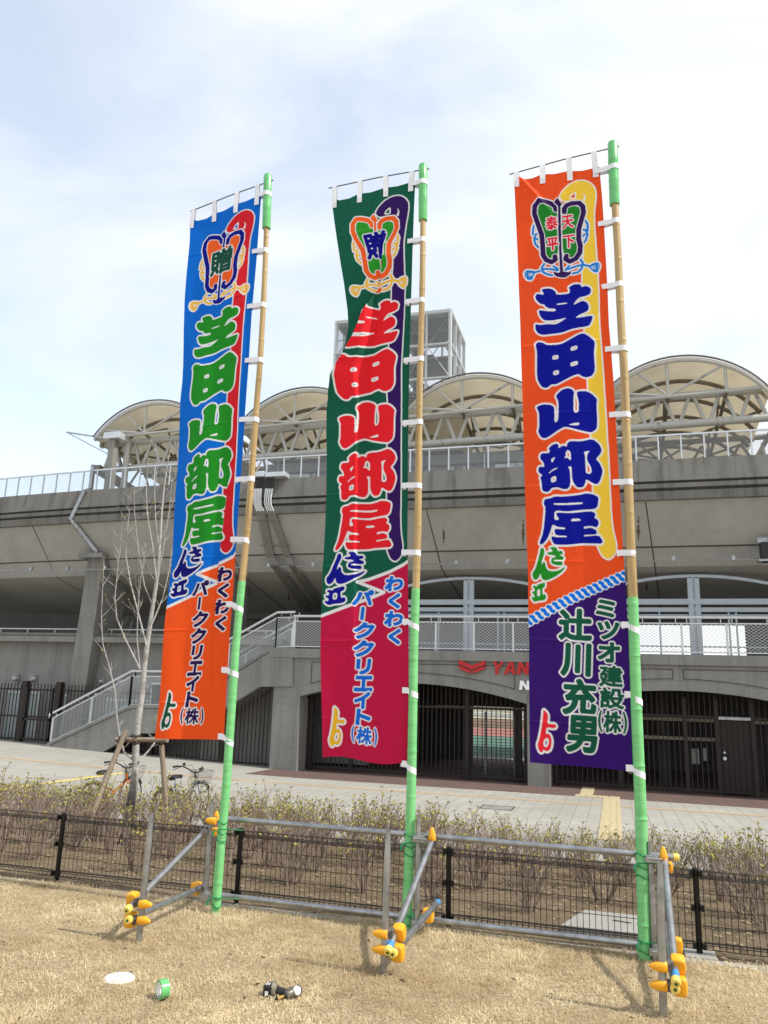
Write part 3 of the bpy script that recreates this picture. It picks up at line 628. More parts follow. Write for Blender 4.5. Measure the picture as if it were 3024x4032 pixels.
# roof post with gutter box and outrigger at the left end
yp = 23.75+bend(-18.2)
p = MB(); p.box(-18.3, -18.02, yp+.3, yp+.6, 8.3, 11.0); p.build('roof_post', M['conduit'], ST, bevel=.02)
p = MB(); p.tube([(-17.85, yp+.9, 8.3), (-17.85, yp+.9, 11.0)], .12, 10); p.build('roof_post', M['truss'], ST, smooth=True)
p = MB(); p.box(-18.45, -17.75, yp+.15, yp+.8, 10.95, 11.2); p.build('gutter_box', M['alu'], ST, bevel=.01)
a = aty(262, 1702, yp+.5); b = aty(352, 1738, yp+.5)
p = MB(); p.bar(a, (-18.4, yp+.5, 11.05), .09, .05); p.bar(a, (-18.35, yp+.5, 10.4), .05, .04); p.build('outrigger', M['steelblue'], ST)
# rainwater pipe down the parapet and soffit
p = MB(); dp = [aty(352, 1838, yp-.12), aty(344, 1916, yp-.14)]
p.bar((dp[0][0], yp+.1, 9.9), (dp[0][0], yp+.1, 8.95), .13, .13); p.bar((dp[0][0], yp+.1, 8.95), (-18.75, yp-.16, 8.8), .13, .13); p.bar((-18.75, yp-.16, 8.8), (-19.2, yp-.16, 7.72), .14, .14)
p.bar((-19.2, yp-.16, 7.72), ((PILX[0]+PILX[1])/2, 24.35+bend(-18), 6.62), .13, .13); p.build('rain_pipe', M['galv'], ST)
p = MB(); p.box(PILX[0]-.25, PILX[1]+.1, 24.1+bend(-18), 24.75+bend(-18), 6.38, 6.56); p.build('pillar_cap', M['conc'], ST, bevel=.01)

# ------------------------------------------------------------------ field and seats seen through the gates and openings
for nm, y0, y1, c in (('infield', 34.2, 50, (0.075, 0.16, 0.12)), ('running_track', 50, 60, (0.30, 0.12, 0.10))):
    sheet(nm, np.linspace(-60, 60, 5), np.linspace(y0, y1, 4), lambda x, y: -0.8+0*x, simple(nm, c, 0.9, 0, 0.1, 1))
p = MB()
for j in range(8): p.box(-60, 60, 60.2+j*1.1, 61.3+j*1.1, -0.8, -0.1+j*0.35, j % 2)
p.build('far_seating', [simple('far seat cream', (0.5, 0.46, 0.34), 0.8), simple('far seat pale', (0.6, 0.62, 0.6), 0.8)], ST)

# curved steel window frames on the balcony
p = MB()
for x0, x1 in ((-8.0, -1.0), (-1.0, 5.9), (5.9, 12.8)):
    ar = arch_pts(x0, x1, 4.93, 5.60, 16)
    for a, b in zip(ar[:-1], ar[1:]): p.bar((a[0], 25.42, a[1]), (b[0], 25.42, b[1]), .12, .09)
    p.bar((x0, 25.4, 4.80), (x1, 25.4, 4.80), .2, .17); p.bar((x0, 25.4, 4.56), (x1, 25.4, 4.56), .14, .13)
    xm = (x0+x1)/2; p.box(xm-.17, xm-.035, 25.31, 25.5, 3.14, 5.52); p.box(xm+.035, xm+.17, 25.31, 25.5, 3.14, 5.52); p.box(xm-.035, xm+.035, 25.36, 25.45, 3.14, 5.56)
    for t in (-.62, -.56, -.3, .28, .34, .62): p.bar((xm+t*3.4, 25.41, 3.14), (xm+t*3.4, 25.41, 4.5), .05, .05)
    p.bar((x0, 25.43, 4.40), (x1, 25.43, 4.40), .05, .05); p.bar((x0, 25.43, 3.45), (x1, 25.43, 3.45), .05, .04)
p.build('steel_arch_frame', M['steelblue'], ST)
p = MB(); p.box(-8, -1.2, 27.2, 27.3, 3.14, 4.7); p.build('balcony_wall', M['wallpanel'], ST)

# railing on the balcony
def railing(name, label, segs, y, post=1.25, extra=None, group=None):
    """segs: list of ((x0, zfoot0, ztop0), (x1, zfoot1, ztop1))"""
    s0 = segs[0][0]; th = thing(name, label, 'railing', (s0[0], y, s0[1]), group)
    top = MB(); mesh = MB(); fr = MB()
    for (x0, f0, t0), (x1, f1, t1) in segs:
        top.tube([(x0, y, t0), (x1, y, t1)], .038, 8)
        n = max(1, int(round(abs(x1-x0)/post)))
        for i in range(n+1):
            k = i/n; x = x0+(x1-x0)*k; f = f0+(f1-f0)*k; t = t0+(t1-t0)*k
            q = MB(); q.box(x-.028, x+.028, y+.02, y+.07, f, t-.17)
            q.box(x-.16, x-.14, y-.01, y+.03, t-.17, t-.02); q.box(x+.14, x+.16, y-.01, y+.03, t-.17, t-.02); q.build('post', M['whiterail'], th)
        fr.bar((x0, y+.045, t0-.17), (x1, y+.045, t1-.17), .035, .035); fr.bar((x0, y+.045, f0+.07), (x1, y+.045, f1+.07), .035, .035)
        mesh.add([(x0, y+.05, f0+.08), (x1, y+.05, f1+.08), (x1, y+.05, t1-.18), (x0, y+.05, t0-.18)], [(0, 1, 2, 3)])
    top.build('handrail', M['whiterail'], th, smooth=True); fr.build('frame_bar', M['whiterail'], th); mesh.build('mesh_panel', M['meshbig'], th)
    return th
xs_ = aty(1157, 2410, 24.0)[0]
railing('balcony_railing', 'pale railing with diamond mesh along the balcony above the arched gates', [((xs_, 3.14, 4.2), (14, 3.14, 4.2))], 24.0, 1.22)
def pz(px, py, y=24.03): q = aty(px, py, y); return (q[0], q[2])
# staircase: lower flight, landing, upper flight
SC = thing('staircase', 'grey concrete outside staircase climbing to the balcony', 'staircase', (-19.3, 24, -0.45))
w1 = [(168, 2966), (173, 2938), (205, 2919), (506, 2781), (530, 2775), (707, 2775), (893, 2660), (1063, 2555), (1100, 2549), (1157, 2548), (1157, 2702), (1027, 2704), (885, 2792), (752, 2885), (530, 2888), (372, 2985)]
p = MB(); p.prism([pz(*q) for q in w1], 23.93, 24.13); p.prism([pz(*q) for q in w1], 25.2, 25.38); p.build('balustrade_wall', M['conc'], SC)
p = MB()
ed = [w1[2], w1[3], w1[4], w1[5], w1[6], w1[7], w1[8], w1[9]]
for a, b in zip(ed[:-1], ed[1:]):
    A_ = pz(a[0], a[1]+14); B_ = pz(b[0], b[1]+14); p.bar((A_[0], 23.925, A_[1]), (B_[0], 23.925, B_[1]), .03, .02)
p.build('coping_groove', M['groove'], SC)
p = MB()
a = pz(215, 2955); b = pz(530, 2830); c = pz(707, 2830); d = pz(1080, 2600)
for (q0, q1) in ((a, b), (c, d)):
    n = 9 if q0 is a else 11
    for i in range(n): x = q0[0]+(q1[0]-q0[0])*i/n; x2 = q0[0]+(q1[0]-q0[0])*(i+1)/n; z = q0[1]+(q1[1]-q0[1])*(i+1)/n; p.box(x, x2, 24.13, 25.2, z-.3, z)
p.box(b[0], c[0], 24.13, 25.2, b[1]-.25, b[1]); p.build('steps', M['conc'], SC)
def seg(a, b, ta, tb, y=24.0):
    A_ = pz(*a); B_ = pz(*b); T = pz(*ta); U = pz(*tb); return ((A_[0], A_[1]-.04, T[1]), (B_[0], B_[1]-.04, U[1]))
railing('stair_railing', 'pale mesh railing along the lower flight of the staircase, left of the blue banner', [seg((198, 2922), (508, 2780), (196, 2806), (508, 2642)), seg((508, 2780), (707, 2775), (508, 2642), (707, 2644))], 24.0, 1.5)
railing('stair_railing', 'pale mesh railing along the upper flight of the staircase, right of the blue banner', [seg((707, 2775), (1085, 2553), (707, 2620), (1085, 2412)), seg((1085, 2551), (1157, 2548), (1085, 2412), (1157, 2410))], 24.0, 1.4)
railing('stair_railing', 'inner pale mesh railing on the far side of the staircase', [seg((508, 2790), (707, 2785), (508, 2690), (707, 2690), 25.3), seg((707, 2785), (1085, 2570), (707, 2650), (1085, 2440), 25.3)], 25.28, 2.2)
p = MB(); p.tube([(-30, 25.7, 3.82), (-11.4, 25.7, 3.82)], .028, 6)
th = thing('wall_railing', 'thin pale rail on top of the lower concrete wall left of the blue banner', 'railing', (-30, 25.7, 3.66)); p.build('handrail', M['whiterail'], th)
for i in range(15): q = MB(); x = -29.8+i*1.28; q.tube([(x, 25.7, 3.64), (x, 25.7, 3.82)], .02, 6); q.build('post', M['whiterail'], th)

# mesh fence on the parapet
th = thing('parapet_fence', 'silver wire mesh fence running along the top of the concrete parapet', 'fence', (-6, 23.8, 8.86))
top = MB(); mesh = MB(); n = 70
px_ = [13.8-0.645*i for i in range(n)]
for i, x in enumerate(px_):
    yy = 23.8+bend(x)
    q = MB(); q.box(x-.022, x+.022, yy-.02, yy+.02, 8.84, 9.66); q.build('post', M['alu'], th)
    if i:
        x0 = px_[i-1]; y0 = 23.8+bend(x0)
        top.bar((x0, y0, 9.67), (x, yy, 9.67), .05, .05); mesh.add([(x0, y0, 8.86), (x, yy, 8.86), (x, yy, 9.66), (x0, y0, 9.66)], [(0, 1, 2, 3)])
top.build('top_rail', M['alu'], th); mesh.build('mesh_panel', M['mesh'], th)

# iron gates in the arches
def gate(label, x0, x1, topf, y, posts, rails, group):
    th = thing('iron_gate', label, 'gate', ((x0+x1)/2, y, -0.7), group)
    b = MB(); n = int((x1-x0)/0.142)
    for i in range(n+1):
        x = x0+(x1-x0)*i/n; zt_ = topf(x)
        if zt_ > -0.45: b.box(x-.013, x+.013, y-.013, y+.013, -0.66, zt_)
    b.build('bars', M['iron'], th)
    r = MB()
    for z in rails: r.box(x0, x1, y-.02, y+.02, z-.03, z+.03)
    r.build('rail', M['iron'], th)
    for x in posts: q = MB(); q.box(x-.055, x+.055, y-.06, y+.06, -0.72, min(1.95, topf(x))); q.build('post', M['iron'], th)
    return th
GR = 'brown iron bar gates filling the arches'
ark = lambda x0, x1: (lambda x: 1.62+(2.13-1.62)*(1-((x-(x0+x1)/2)/((x1-x0)/2))**2))
X_ = lambda px: float(aty(px, 2950, 24.75)[0])
g1 = gate('wide brown iron bar gate filling the arch behind the green and crimson banner', -9.74, -2.51, ark(*bays[0]), 24.75, [-9.6, X_(1384), X_(1839), -2.62], [1.42, -0.6], GR)
k = MB()
for i in range(22): k.box(X_(1850), X_(2072), 24.735, 24.765, -.5+i*.085-.006, -.5+i*.085+.006)
k.build('cross_bars', M['iron'], g1)
for px_ in (1888, 2006): k = MB(); k.tube([(X_(px_), 26, -.66), (X_(px_), 26, 1.3)], .045, 8); k.build('inner_post', M['galv'], g1)
g2 = gate('wide brown iron bar gate filling the right arch behind the orange and purple banner', -1.84, 5.39, ark(*bays[1]), 24.75, [-1.72, X_(2440), X_(2702), X_(2827), X_(2969), 5.2], [1.42, -0.6], GR)
k = MB(); k.box(X_(2835), X_(2962), 24.78, 24.82, -0.62, 1.35); k.build('gate_door', M['iron'], g2)
k = MB(); k.box(X_(2835), X_(2962), 24.64, 24.72, 1.36, 1.44); k.build('door_header', M['galv'], g2)
for zz_, rr_ in ((.3, .05), (.46, .03)): k = MB(); k.tube([(X_(2850), 24.62, zz_), (X_(2850), 24.7, zz_)], rr_, 10); k.build('lock', M['alu'], g2)
for a_ in ((X_(2718), X_(2752), 24.76, 24.775, .1, .52), (X_(2768), X_(2786), 24.76, 24.775, .2, .55)): k = MB(); k.box(*a_); k.build('notice_sheet', M['darksteel'], g2)
xa, xb = pz(640, 2900)[0], pz(1088, 2900)[0]
def under(x):
    q = [pz(*w) for w in ((1085, 2704), (1027, 2706), (885, 2794), (752, 2888), (530, 2890), (372, 2985))][::-1]
    return float(np.interp(x, [a for a, b in q], [b for a, b in q]))
gate('brown iron bars closing the sloping gap under the staircase', pz(400, 2950)[0], xb, under, 24.6, [xb-.05], [-0.6], GR)
# iron fence with a gate on the left
th = thing('iron_fence', 'tall brown iron picket fence with a gate left of the staircase', 'fence', (-21, 24.7, -0.35))
b = MB()
for i in range(110):
    x = -31+i*0.148
    b.box(x-.013, x+.013, 24.70, 24.726, -0.32, 1.72+0.02*(i % 2))
b.build('pickets', M['iron'], th)
b = MB()
for z in (1.52, -0.25, 0.55): b.box(-31, -14.8, 24.69, 24.736, z-.03, z+.03)
b.build('rail', M['iron'], th)
for x in (-26.5, pz(51, 2700)[0], pz(187, 2700)[0], -15.5): q = MB(); q.box(x-.11, x+.11, 24.6, 24.82, -0.6, 1.82); q.build('post', M['iron'], th, bevel=.01)
x0_, x1_ = pz(62, 2700)[0], pz(170, 2700)[0]; q = MB()
for a in ((x0_, x1_, 24.6, 24.65, .42, .5), (x0_, x1_, 24.6, 24.65, -.28, -.2), (x0_, x0_+.06, 24.6, 24.65, -.28, 1.6), (x1_-.06, x1_, 24.6, 24.65, -.28, 1.6)): q.box(*a)
q.build('gate_leaf', M['iron'], th)
p = MB()
for x in (-24.5, -18.4): p.box(x-.5, x+.5, 24.55, 24.95, -0.9, -0.12)
p.build('fence_footing', M['conc'], th)
# round vent hoods on the wall
hoods = [(58, 2672, .17), (128, 2674, .17), (395, 2684, .15), (470, 2684, .15)]
hl = ['shiny dome vent hood on the wall above the left iron gate', 'shiny dome vent hood right of the one above the iron gate', 'dome vent hood on the shaded wall behind the staircase railing', 'dome vent hood nearest the bare tree behind the staircase railing']
for (hx, hy, r_), lb in zip(hoods, hl):
    c = aty(hx, hy, 25.4); th = thing('vent_hood', lb, 'vent hood', c, 'round metal vent hoods on the concrete wall')
    m_ = MB(); vs = []; fs = []
    for i in range(7):
        a = pi/2*i/6
        for j in range(14): bb = 2*pi*j/14; vs.append((c[0]+r_*cos(a)*cos(bb), 25.49-r_*1.15*sin(a), c[2]+r_*cos(a)*sin(bb)))
    fs = [(i*14+j, i*14+(j+1) % 14, (i+1)*14+(j+1) % 14, (i+1)*14+j) for i in range(6) for j in range(14)]
    m_.add(vs, fs); m_.build('dome', M['galv'], th, smooth=True)
    m_ = MB(); m_.tube([(c[0], 25.5, c[2]), (c[0], 25.42, c[2])], r_*1.08, 16); m_.build('flange', M['galv'], th)

# conduits over the parapet and the soffit
def soff(px, py, lower, off=.09):
    if not lower: n_ = np.array([0, 1.77, 1.35]); p0 = np.array([0, 23.7, 7.62])
    else: n_ = np.array([0, 1.10, 3.95]); p0 = np.array([0, 25.05, 5.85])
    n_ = n_/np.linalg.norm(n_); d = ray(px, py); t = ((p0-n_*off-EYE) @ n_)/(d @ n_); return EYE+d*t
th = thing('conduit_bundle', 'two bundles of pale cable conduits running down the sloping soffit', 'conduits', tuple(aty(1010, 1890, 23.45)))
c4 = lambda x, y: (900+x*.4822, 1500+y*.4822)
pip = [(205, 215, 320, 575), (221, 228, 333, 600), (237, 241, 347, 620), (252, 254, 361, 640), (266, 268, 375, 660), (306, 302, 470, 700), (322, 318, 484, 720), (340, 334, 497, 742), (359, 350, 510, 764)]
for (t_, b_, k_, e_) in pip:
    q = MB(); a = aty(*c4(t_+8, 792), 23.44); b = aty(*c4(t_, 885), 23.42); q.tube([a, (a+b)/2+np.array([.03, -.03, 0]), b], .026, 7); q.build('flexible_tube', M['blackplastic'], th, smooth=True)
    q = MB(); c = aty(*c4(t_, 880), 23.41); d = aty(*c4(b_-6, 960), 23.41); e = aty(*c4(b_-4, 1010), 23.43); f = soff(*c4(b_+18, 1062), False)
    q.tube([c, d, e, f], [.034, .026, .026, .026], 8); q.build('white_pipe', M['whiterail'], th, smooth=True)
    q = MB(); g = soff(*c4(k_-10, 1440), False); h = soff(*c4(k_+22, 1500), True); i_ = soff(*c4(e_+40, 1880), True); q.tube([f, g, h, i_], .029, 8); q.build('pipe', M['conduit'], th, smooth=True)
q = MB()
for y_, xa_, xb_ in ((1138, 195, 312), (1138, 325, 418), (1345, 262, 398), (1345, 410, 508), (1440, 305, 420), (1440, 460, 545)): q.bar(soff(*c4(xa_, y_), False, .10), soff(*c4(xb_, y_), False, .10), .03, .03)
for y_, xa_, xb_ in ((1575, 380, 500), (1575, 520, 600), (1695, 460, 585), (1695, 600, 685)): q.bar(soff(*c4(xa_, y_), True, .10), soff(*c4(xb_, y_), True, .10), .03, .03)
q.build('bracket', M['darksteel'], th)
for xa_, xb_ in ((205, 300), (308, 470)):
    a = aty(*c4(xa_, 768), 23.4); b = aty(*c4(xb_, 768), 23.4); q = MB(); q.box(a[0], b[0], 23.3, 23.7, a[2]-.09, a[2]+.07); q.build('junction_box', M['alu'], th, bevel=.01)
# cable pipe along the lower soffit with saddles
kz = soff(2700, 2206, True, .07); p = MB(); p.tube([(-30, kz[1], kz[2]), (13, kz[1], kz[2])], .026, 6)
for i in range(26): x = -29.5+i*1.65; p.box(x-.05, x+.05, kz[1]-.05, kz[1]+.03, kz[2]-.02, kz[2]+.12)
p.build('soffit_cable', M['galv'], ST)
c = soff(3035, 2210, True, .25); th = thing('floodlight', 'dark floodlight hanging from the soffit at the right edge of the photo', 'floodlight', c)
q = MB(); q.box(c[0]-.25, c[0]+.3, c[1]-.15, c[1]+.2, c[2]-.02, c[2]+.55); q.build('housing', M['blackplastic'], th, bevel=.03)
q = MB(); q.box(c[0]-.35, c[0]-.1, c[1]-.2, c[1]+.1, c[2]-.02, c[2]+.04); q.box(c[0]-.3, c[0]+.3, c[1], c[1]+.05, c[2]+.55, c[2]+.7); q.build('bracket', M['galv'], th)

# sign letters on the beam
LET = {'Y': [[(0, 1), (.30, 1), (.50, .66), (.74, 1), (1.05, 1), (.64, .42), (.64, 0), (.33, 0), (.33, .42)]],
 'A': [[(-.05, 0), (.33, 1), (.68, 1), (1.03, 0), (.72, 0), (.65, .2), (.31, .2), (.25, 0)], [(.38, .4), (.60, .4), (.5, .72)]],
 'N': [[(0, 0), (0, 1), (.30, 1), (.68, .45), (.68, 1), (.98, 1), (.98, 0), (.68, 0), (.30, .55), (.30, 0)]],
 'M': [[(0, 0), (0, 1), (.3, 1), (.55, .55), (.8, 1), (1.1, 1), (1.1, 0), (.82, 0), (.82, .55), (.62, .2), (.48, .2), (.28, .55), (.28, 0)]],
 'R': [[(0, 0), (0, 1), (.65, 1), (.92, .85), (.92, .55), (.72, .42), (.98, 0), (.66, 0), (.45, .38), (.3, .38), (.3, 0)], [(.3, .6), (.58, .6), (.62, .68), (.58, .78), (.3, .78)]],
 'G': [[(.95, .8), (.7, 1), (.25, 1), (0, .75), (0, .25), (.25, 0), (.7, 0), (.98, .2), (.98, .55), (.5, .55), (.5, .38), (.7, .38), (.7, .25), (.32, .22), (.28, .3), (.28, .7), (.35, .78), (.62, .78), (.7, .7)]],
 'I': [[(0, 0), (0, 1), (.3, 1), (.3, 0)]]}
def letters(m_, txt, x, z, w, h, gap, y, depth, shear=.12):
    for ch in txt:
        polys = LET[ch]; bm = bmesh.new()
        T = [[(x+(a*w)+b*h*shear, z+b*h) for a, b in pl] for pl in polys]
        cu = bpy.data.curves.new('tmp', 'CURVE'); cu.dimensions = '2D'; cu.fill_mode = 'BOTH'; cu.extrude = depth/2
        for pl in T:
            sp = cu.splines.new('POLY'); sp.points.add(len(pl)-1); sp.use_cyclic_u = True
            for k_, (a, b) in enumerate(pl): sp.points[k_].co = (a, b, 0, 1)
        ob = bpy.data.objects.new('tmp', cu); COL.objects.link(ob); bpy.context.view_layer.update()
        me = ob.evaluated_get(bpy.context.evaluated_depsgraph_get()).to_mesh()
        m_.add([(v.co.x, y-v.co.z, v.co.y) for v in me.vertices], [tuple(f.vertices) for f in me.polygons])
        bpy.data.objects.remove(ob); bpy.data.curves.remove(cu)
        x += w*(max(a for a, b in polys[0]))+gap
c8 = lambda x, y: (1100+x*.663, 2400+y*.663)
yS = 23.93
a = aty(*c8(1258, 381), yS); b = aty(*c8(1478, 311), yS)
th = thing('entrance_sign', 'red raised lettering and chevron emblem on the concrete arch beam', 'sign', (a[0], yS, a[2]))
p = MB(); hh = b[2]-a[2]; letters(p, 'YANMAR', a[0], a[2], (b[0]-a[0])/3.25, hh, (b[0]-a[0])*.028, yS, .05); p.build('lettering', M['red'], th)
e = MB(); 
def epoly(pts): e.prism([pz(*c8(*q), yS) for q in pts], yS-.03, yS+.03)
epoly([(1065, 297), (1145, 331), (1145, 359), (1065, 323)]); epoly([(1145.6, 331), (1224, 302), (1224, 327), (1145.6, 359)])
epoly([(1066, 331), (1139, 364), (1139, 381), (1066, 350)]); epoly([(1151, 364), (1224, 334), (1224, 351), (1151, 381)])
e.build('emblem', M['red'], th)
a = aty(*c8(1424, 476), yS-.0); b = aty(*c8(1478, 423), yS)
th = thing('entrance_sign', 'white raised lettering on the beam below the red lettering', 'sign', (a[0], yS, a[2]))
p = MB(); letters(p, 'NAGAI', a[0], a[2], .30, b[2]-a[2], .06, 23.93, .05); p.build('lettering', M['whitesign'], th)

# steel mesh tower behind the roofs
yA = 45.0; TL = aty(728*1.8228, 692*1.8228, yA); TR = aty(973*1.8228, 672*1.8228, yA); ztop = (TL[2]+TR[2])/2
cB = atz(1012*1.8228, 737*1.8228, ztop); yB = float(np.clip(cB[1], yA+3, yA+14)); xl, xr = TL[0], TR[0]
TW = thing('lattice_tower', 'square steel frame tower with wire mesh walls rising behind the roofs', 'tower', ((xl+xr)/2, (yA+yB)/2, -0.8))
lv = [ztop-2.3*i for i in range(12)]
p = MB()
for x in np.linspace(xl, xr, 6):
    r_ = .10 if x in (xl, xr) else .055
    p.box(x-r_, x+r_, yA-.11, yA+.11, -0.8, ztop)
    p.box(x-r_, x+r_, yB-.11, yB+.11, -0.8, ztop)
for y in np.linspace(yA, yB, 4)[1:-1]:
    for x in (xl, xr): p.box(x-.09, x+.09, y-.09, y+.09, -0.8, ztop)
for z in lv:
    h_ = .20 if z == ztop else .10
    for y in (yA, yB): p.box(xl-.115, xr+.115, y-.125, y+.125, z-h_, z+.02)
    for x in (xl, xr): p.box(x-.125, x+.125, yA+.13, yB-.13, z-h_, z+.02)
p.build('frame', M['whiterail'], TW)
p = MB()
for z in lv[1:]:
    p.box(xl+.2, xr-.2, yA+(yB-yA)*.35, yB-.2, z-.25, z-.1)
    p.box(xl+1.0, xl+3.2, yA+.6, yA+2.0, z-.25, z-.12)
p.box(xl+.1, xr-.1, yA+.2, yB-.2, ztop-.35, ztop-.15)
p.build('floor', M['wallpanel'], TW)
p = MB()
xs3 = np.linspace(xl, xr, 6)
for i, z in enumerate(lv[:-1]):
    z2 = lv[i+1]
    for k_ in range(5):
        a, b = (z, z2) if (k_+i) % 2 else (z2, z)
        p.tube([(xs3[k_], yA+.3, a), (xs3[k_+1], yA+.3, b)], .035, 5); p.tube([(xs3[k_], yB-.3, b), (xs3[k_+1], yB-.3, a)], .035, 5)
    for k_ in range(8): p.box(xl+1.0+.62*k_, xl+1.5+.62*k_, yA+1.2, yA+2.4, z2+.27*k_, z2+.27*k_+.06); p.box(xr-1.0-.62*k_, xr-.5-.62*k_, yA+2.8, yA+4, z2+.27*k_, z2+.27*k_+.06)
    p.tube([(xl, yA+.4, z2+1.1), (xr, yA+.4, z2+1.1)], .03, 4); p.tube([(xr-.2, yA, a), (xr-.2, (yA+yB)/2, b)], .035, 4); p.tube([(xr-.2, (yA+yB)/2, b), (xr-.2, yB, a)], .035, 4)
p.build('bracing', M['galv'], TW)
p = MB(); p.box(xl+1.6, xl+2.0, yA+2, yA+2.6, -0.8, ztop-.4); p.box(xr-2.9, xr-2.5, yA+2, yA+2.6, -0.8, ztop-.4); p.box(xl+.5, xr-.5, yB-1.2, yB-1.0, -.8, ztop-4.0); p.build('core', M['darksteel'], TW)
p = MB()
p.add([(xl, yA-.13, 8), (xr, yA-.13, 8), (xr, yA-.13, ztop), (xl, yA-.13, ztop)], [(0, 1, 2, 3)])
p.add([(xr+.13, yA, 8), (xr+.13, yB, 8), (xr+.13, yB, ztop), (xr+.13, yA, ztop)], [(0, 1, 2, 3)])
p.add([(xl-.13, yA, 8), (xl-.13, yB, 8), (xl-.13, yB, ztop), (xl-.13, yA, ztop)], [(0, 1, 2, 3)])
p.build('mesh_wall', M['meshdark'], TW)

# ------------------------------------------------------------------ black mesh fence
FY = 7.28
FN = thing('mesh_fence', 'low black wire mesh fence between the dry lawn and the planting bed', 'fence', (-3, FY, 0))
fx = [-13.65, -11.6, -9.57, -7.55, -5.52, -3.50, -1.46, 0.59, 2.62, 4.65, 6.7]
for x in fx:
    p = MB(); p.tube([(x, FY, -.1), (x, FY, .605)], .024, 12); p.tube([(x, FY, .605), (x, FY, .622), (x, FY, .632)], [.027, .026, .010], 12)
    for z in (.585, .05, .33):
        for s in (-1, 1): p.box(x+s*.035-.012, x+s*.035+.012, FY-.045, FY-.01, z-.022, z+.022)
    p.build('post', M['black'], FN, smooth=True)
    if abs(x-.59) < .1:
        p = MB(); p.box(x-.12, x+.12, FY-.12, FY+.12, -.12, -.005); p.build('footing', M['kerb'], FN, bevel=.01)
for x0, x1 in zip(fx[:-1], fx[1:]):
    p = MB(); n = 41; y = FY-.035; r = .0026
    for i in range(1, n):
        x = x0+(x1-x0)*i/n
        p.tube([(x, y-.025, .572), (x, y, .612), (x, y+.028, .572), (x, y+.004, .556), (x, y+.004, .085), (x, y-.028, .07), (x, y, .03), (x, y+.028, .07)], r, 4, cap=False)
    for z in (.205, .325, .445): p.tube([(x0+.03, y-.003, z), (x1-.03, y-.003, z)], r*1.1, 4)
    for z in (.572, .07):
        for dy in (-.027, .028): p.tube([(x0+.03, y+dy, z), (x1-.03, y+dy, z)], r*1.3, 4)
    for z in (.612, .03, .556, .085): p.tube([(x0+.03, y+.002, z), (x1-.03, y+.002, z)], r*1.3, 4)
    p.build('wire_panel', M['black'], FN)

# ------------------------------------------------------------------ shrubs
def shrub_mesh(seed, h, leafy):
    rs = random.Random(seed); st = MB(); lf = MB()
    tips = []
    def grow(p, d, L, r, lvl):
        n = 3; q = [np.array(p)]; d = np.array(d, float)
        for i in range(n):
            d = d+np.array([rs.gauss(0, .16), rs.gauss(0, .16), rs.gauss(.05, .06)]); d /= np.linalg.norm(d); q.append(q[-1]+d*L/n)
        st.tube(q, [r, r*.85, r*.7, r*.5], 4 if lvl == 0 else 3, cap=False)
        if lvl < 2:
            for k in range(rs.randint(3, 4) if lvl == 0 else rs.randint(2, 3)):
                t = rs.uniform(.35, 1); j = min(n-1, int(t*n)); a = rs.uniform(0, 2*pi)
                dd = d*.9+np.array([cos(a)*.55, sin(a)*.55, rs.uniform(.05, .5)]); dd /= np.linalg.norm(dd)
                grow(q[j]+(q[j+1]-q[j])*(t*n-j), dd, L*rs.uniform(.42, .62), r*.55, lvl+1)
        if lvl >= 1: tips.append((q[-1], d))
    for k in range(rs.randint(14, 19)):
        a = rs.uniform(0, 2*pi); s = rs.uniform(.15, .62)
        grow((cos(a)*.05, sin(a)*.05, -.03), (cos(a)*s, sin(a)*s, 1), h*rs.uniform(.55, .78), rs.uniform(.006, .0115), 0)
    for p, d in tips:
        if rs.random() > leafy*1.5*max(0, p[2]/h-.42): continue
        for k in range(rs.randint(3, 6)):
            a = rs.uniform(0, 2*pi); u = d*.5+np.array([cos(a), sin(a), rs.uniform(.1, .9)]); u /= np.linalg.norm(u)
            v = np.cross(u, d+np.array([.01, .02, 0])); v /= (np.linalg.norm(v)+1e-9); L = rs.uniform(.022, .046); w = L*.27; c = p-d*rs.uniform(0, .02)
            lf.add([c, c+u*L*.5+v*w, c+u*L, c+u*L*.5-v*w], [(0, 1, 2, 3)])
    return st, lf
protos = []
shr = []
rs = random.Random(21)
LAB = {'near': ('bare twiggy shrub close behind the black mesh fence with few leaves', 'twiggy shrubs close behind the fence'),
       'mid': ('twiggy shrub with yellow green leaf tips in the middle of the planting bed', 'twiggy shrubs in the middle of the bed'),
       'far': ('bushy shrub with yellow green leaf tips along the plaza edge of the bed', 'leafy shrubs along the plaza kerb')}
def make_proto(i):
    leafy = (.32, .42, .6, .75, .95, 1.2)[i]; st, lf = shrub_mesh(100+i, .78, leafy)
    th = thing('shrub', 'x', 'shrub'); st.build('stems', M['twig'], th); lf.build('leaves', M['leaf'], th); return th
protos = [make_proto(i) for i in range(6)]; used = [False]*6
def put_shrub(x, y, i, sc, lab):
    th = protos[i]
    if used[i]:
        r = th.copy(); COL.objects.link(r)
        for ch in th.children: c = ch.copy(); COL.objects.link(c); c.parent = r
        th = r
    used[i] = True
    th.location = (x, y, float(bed_z(x, y))); th.rotation_euler = (0, 0, rs.uniform(0, 6.28)); th.scale = (sc, sc, sc*rs.uniform(.92, 1.08))
    th['label'], th['group'] = LAB[lab]
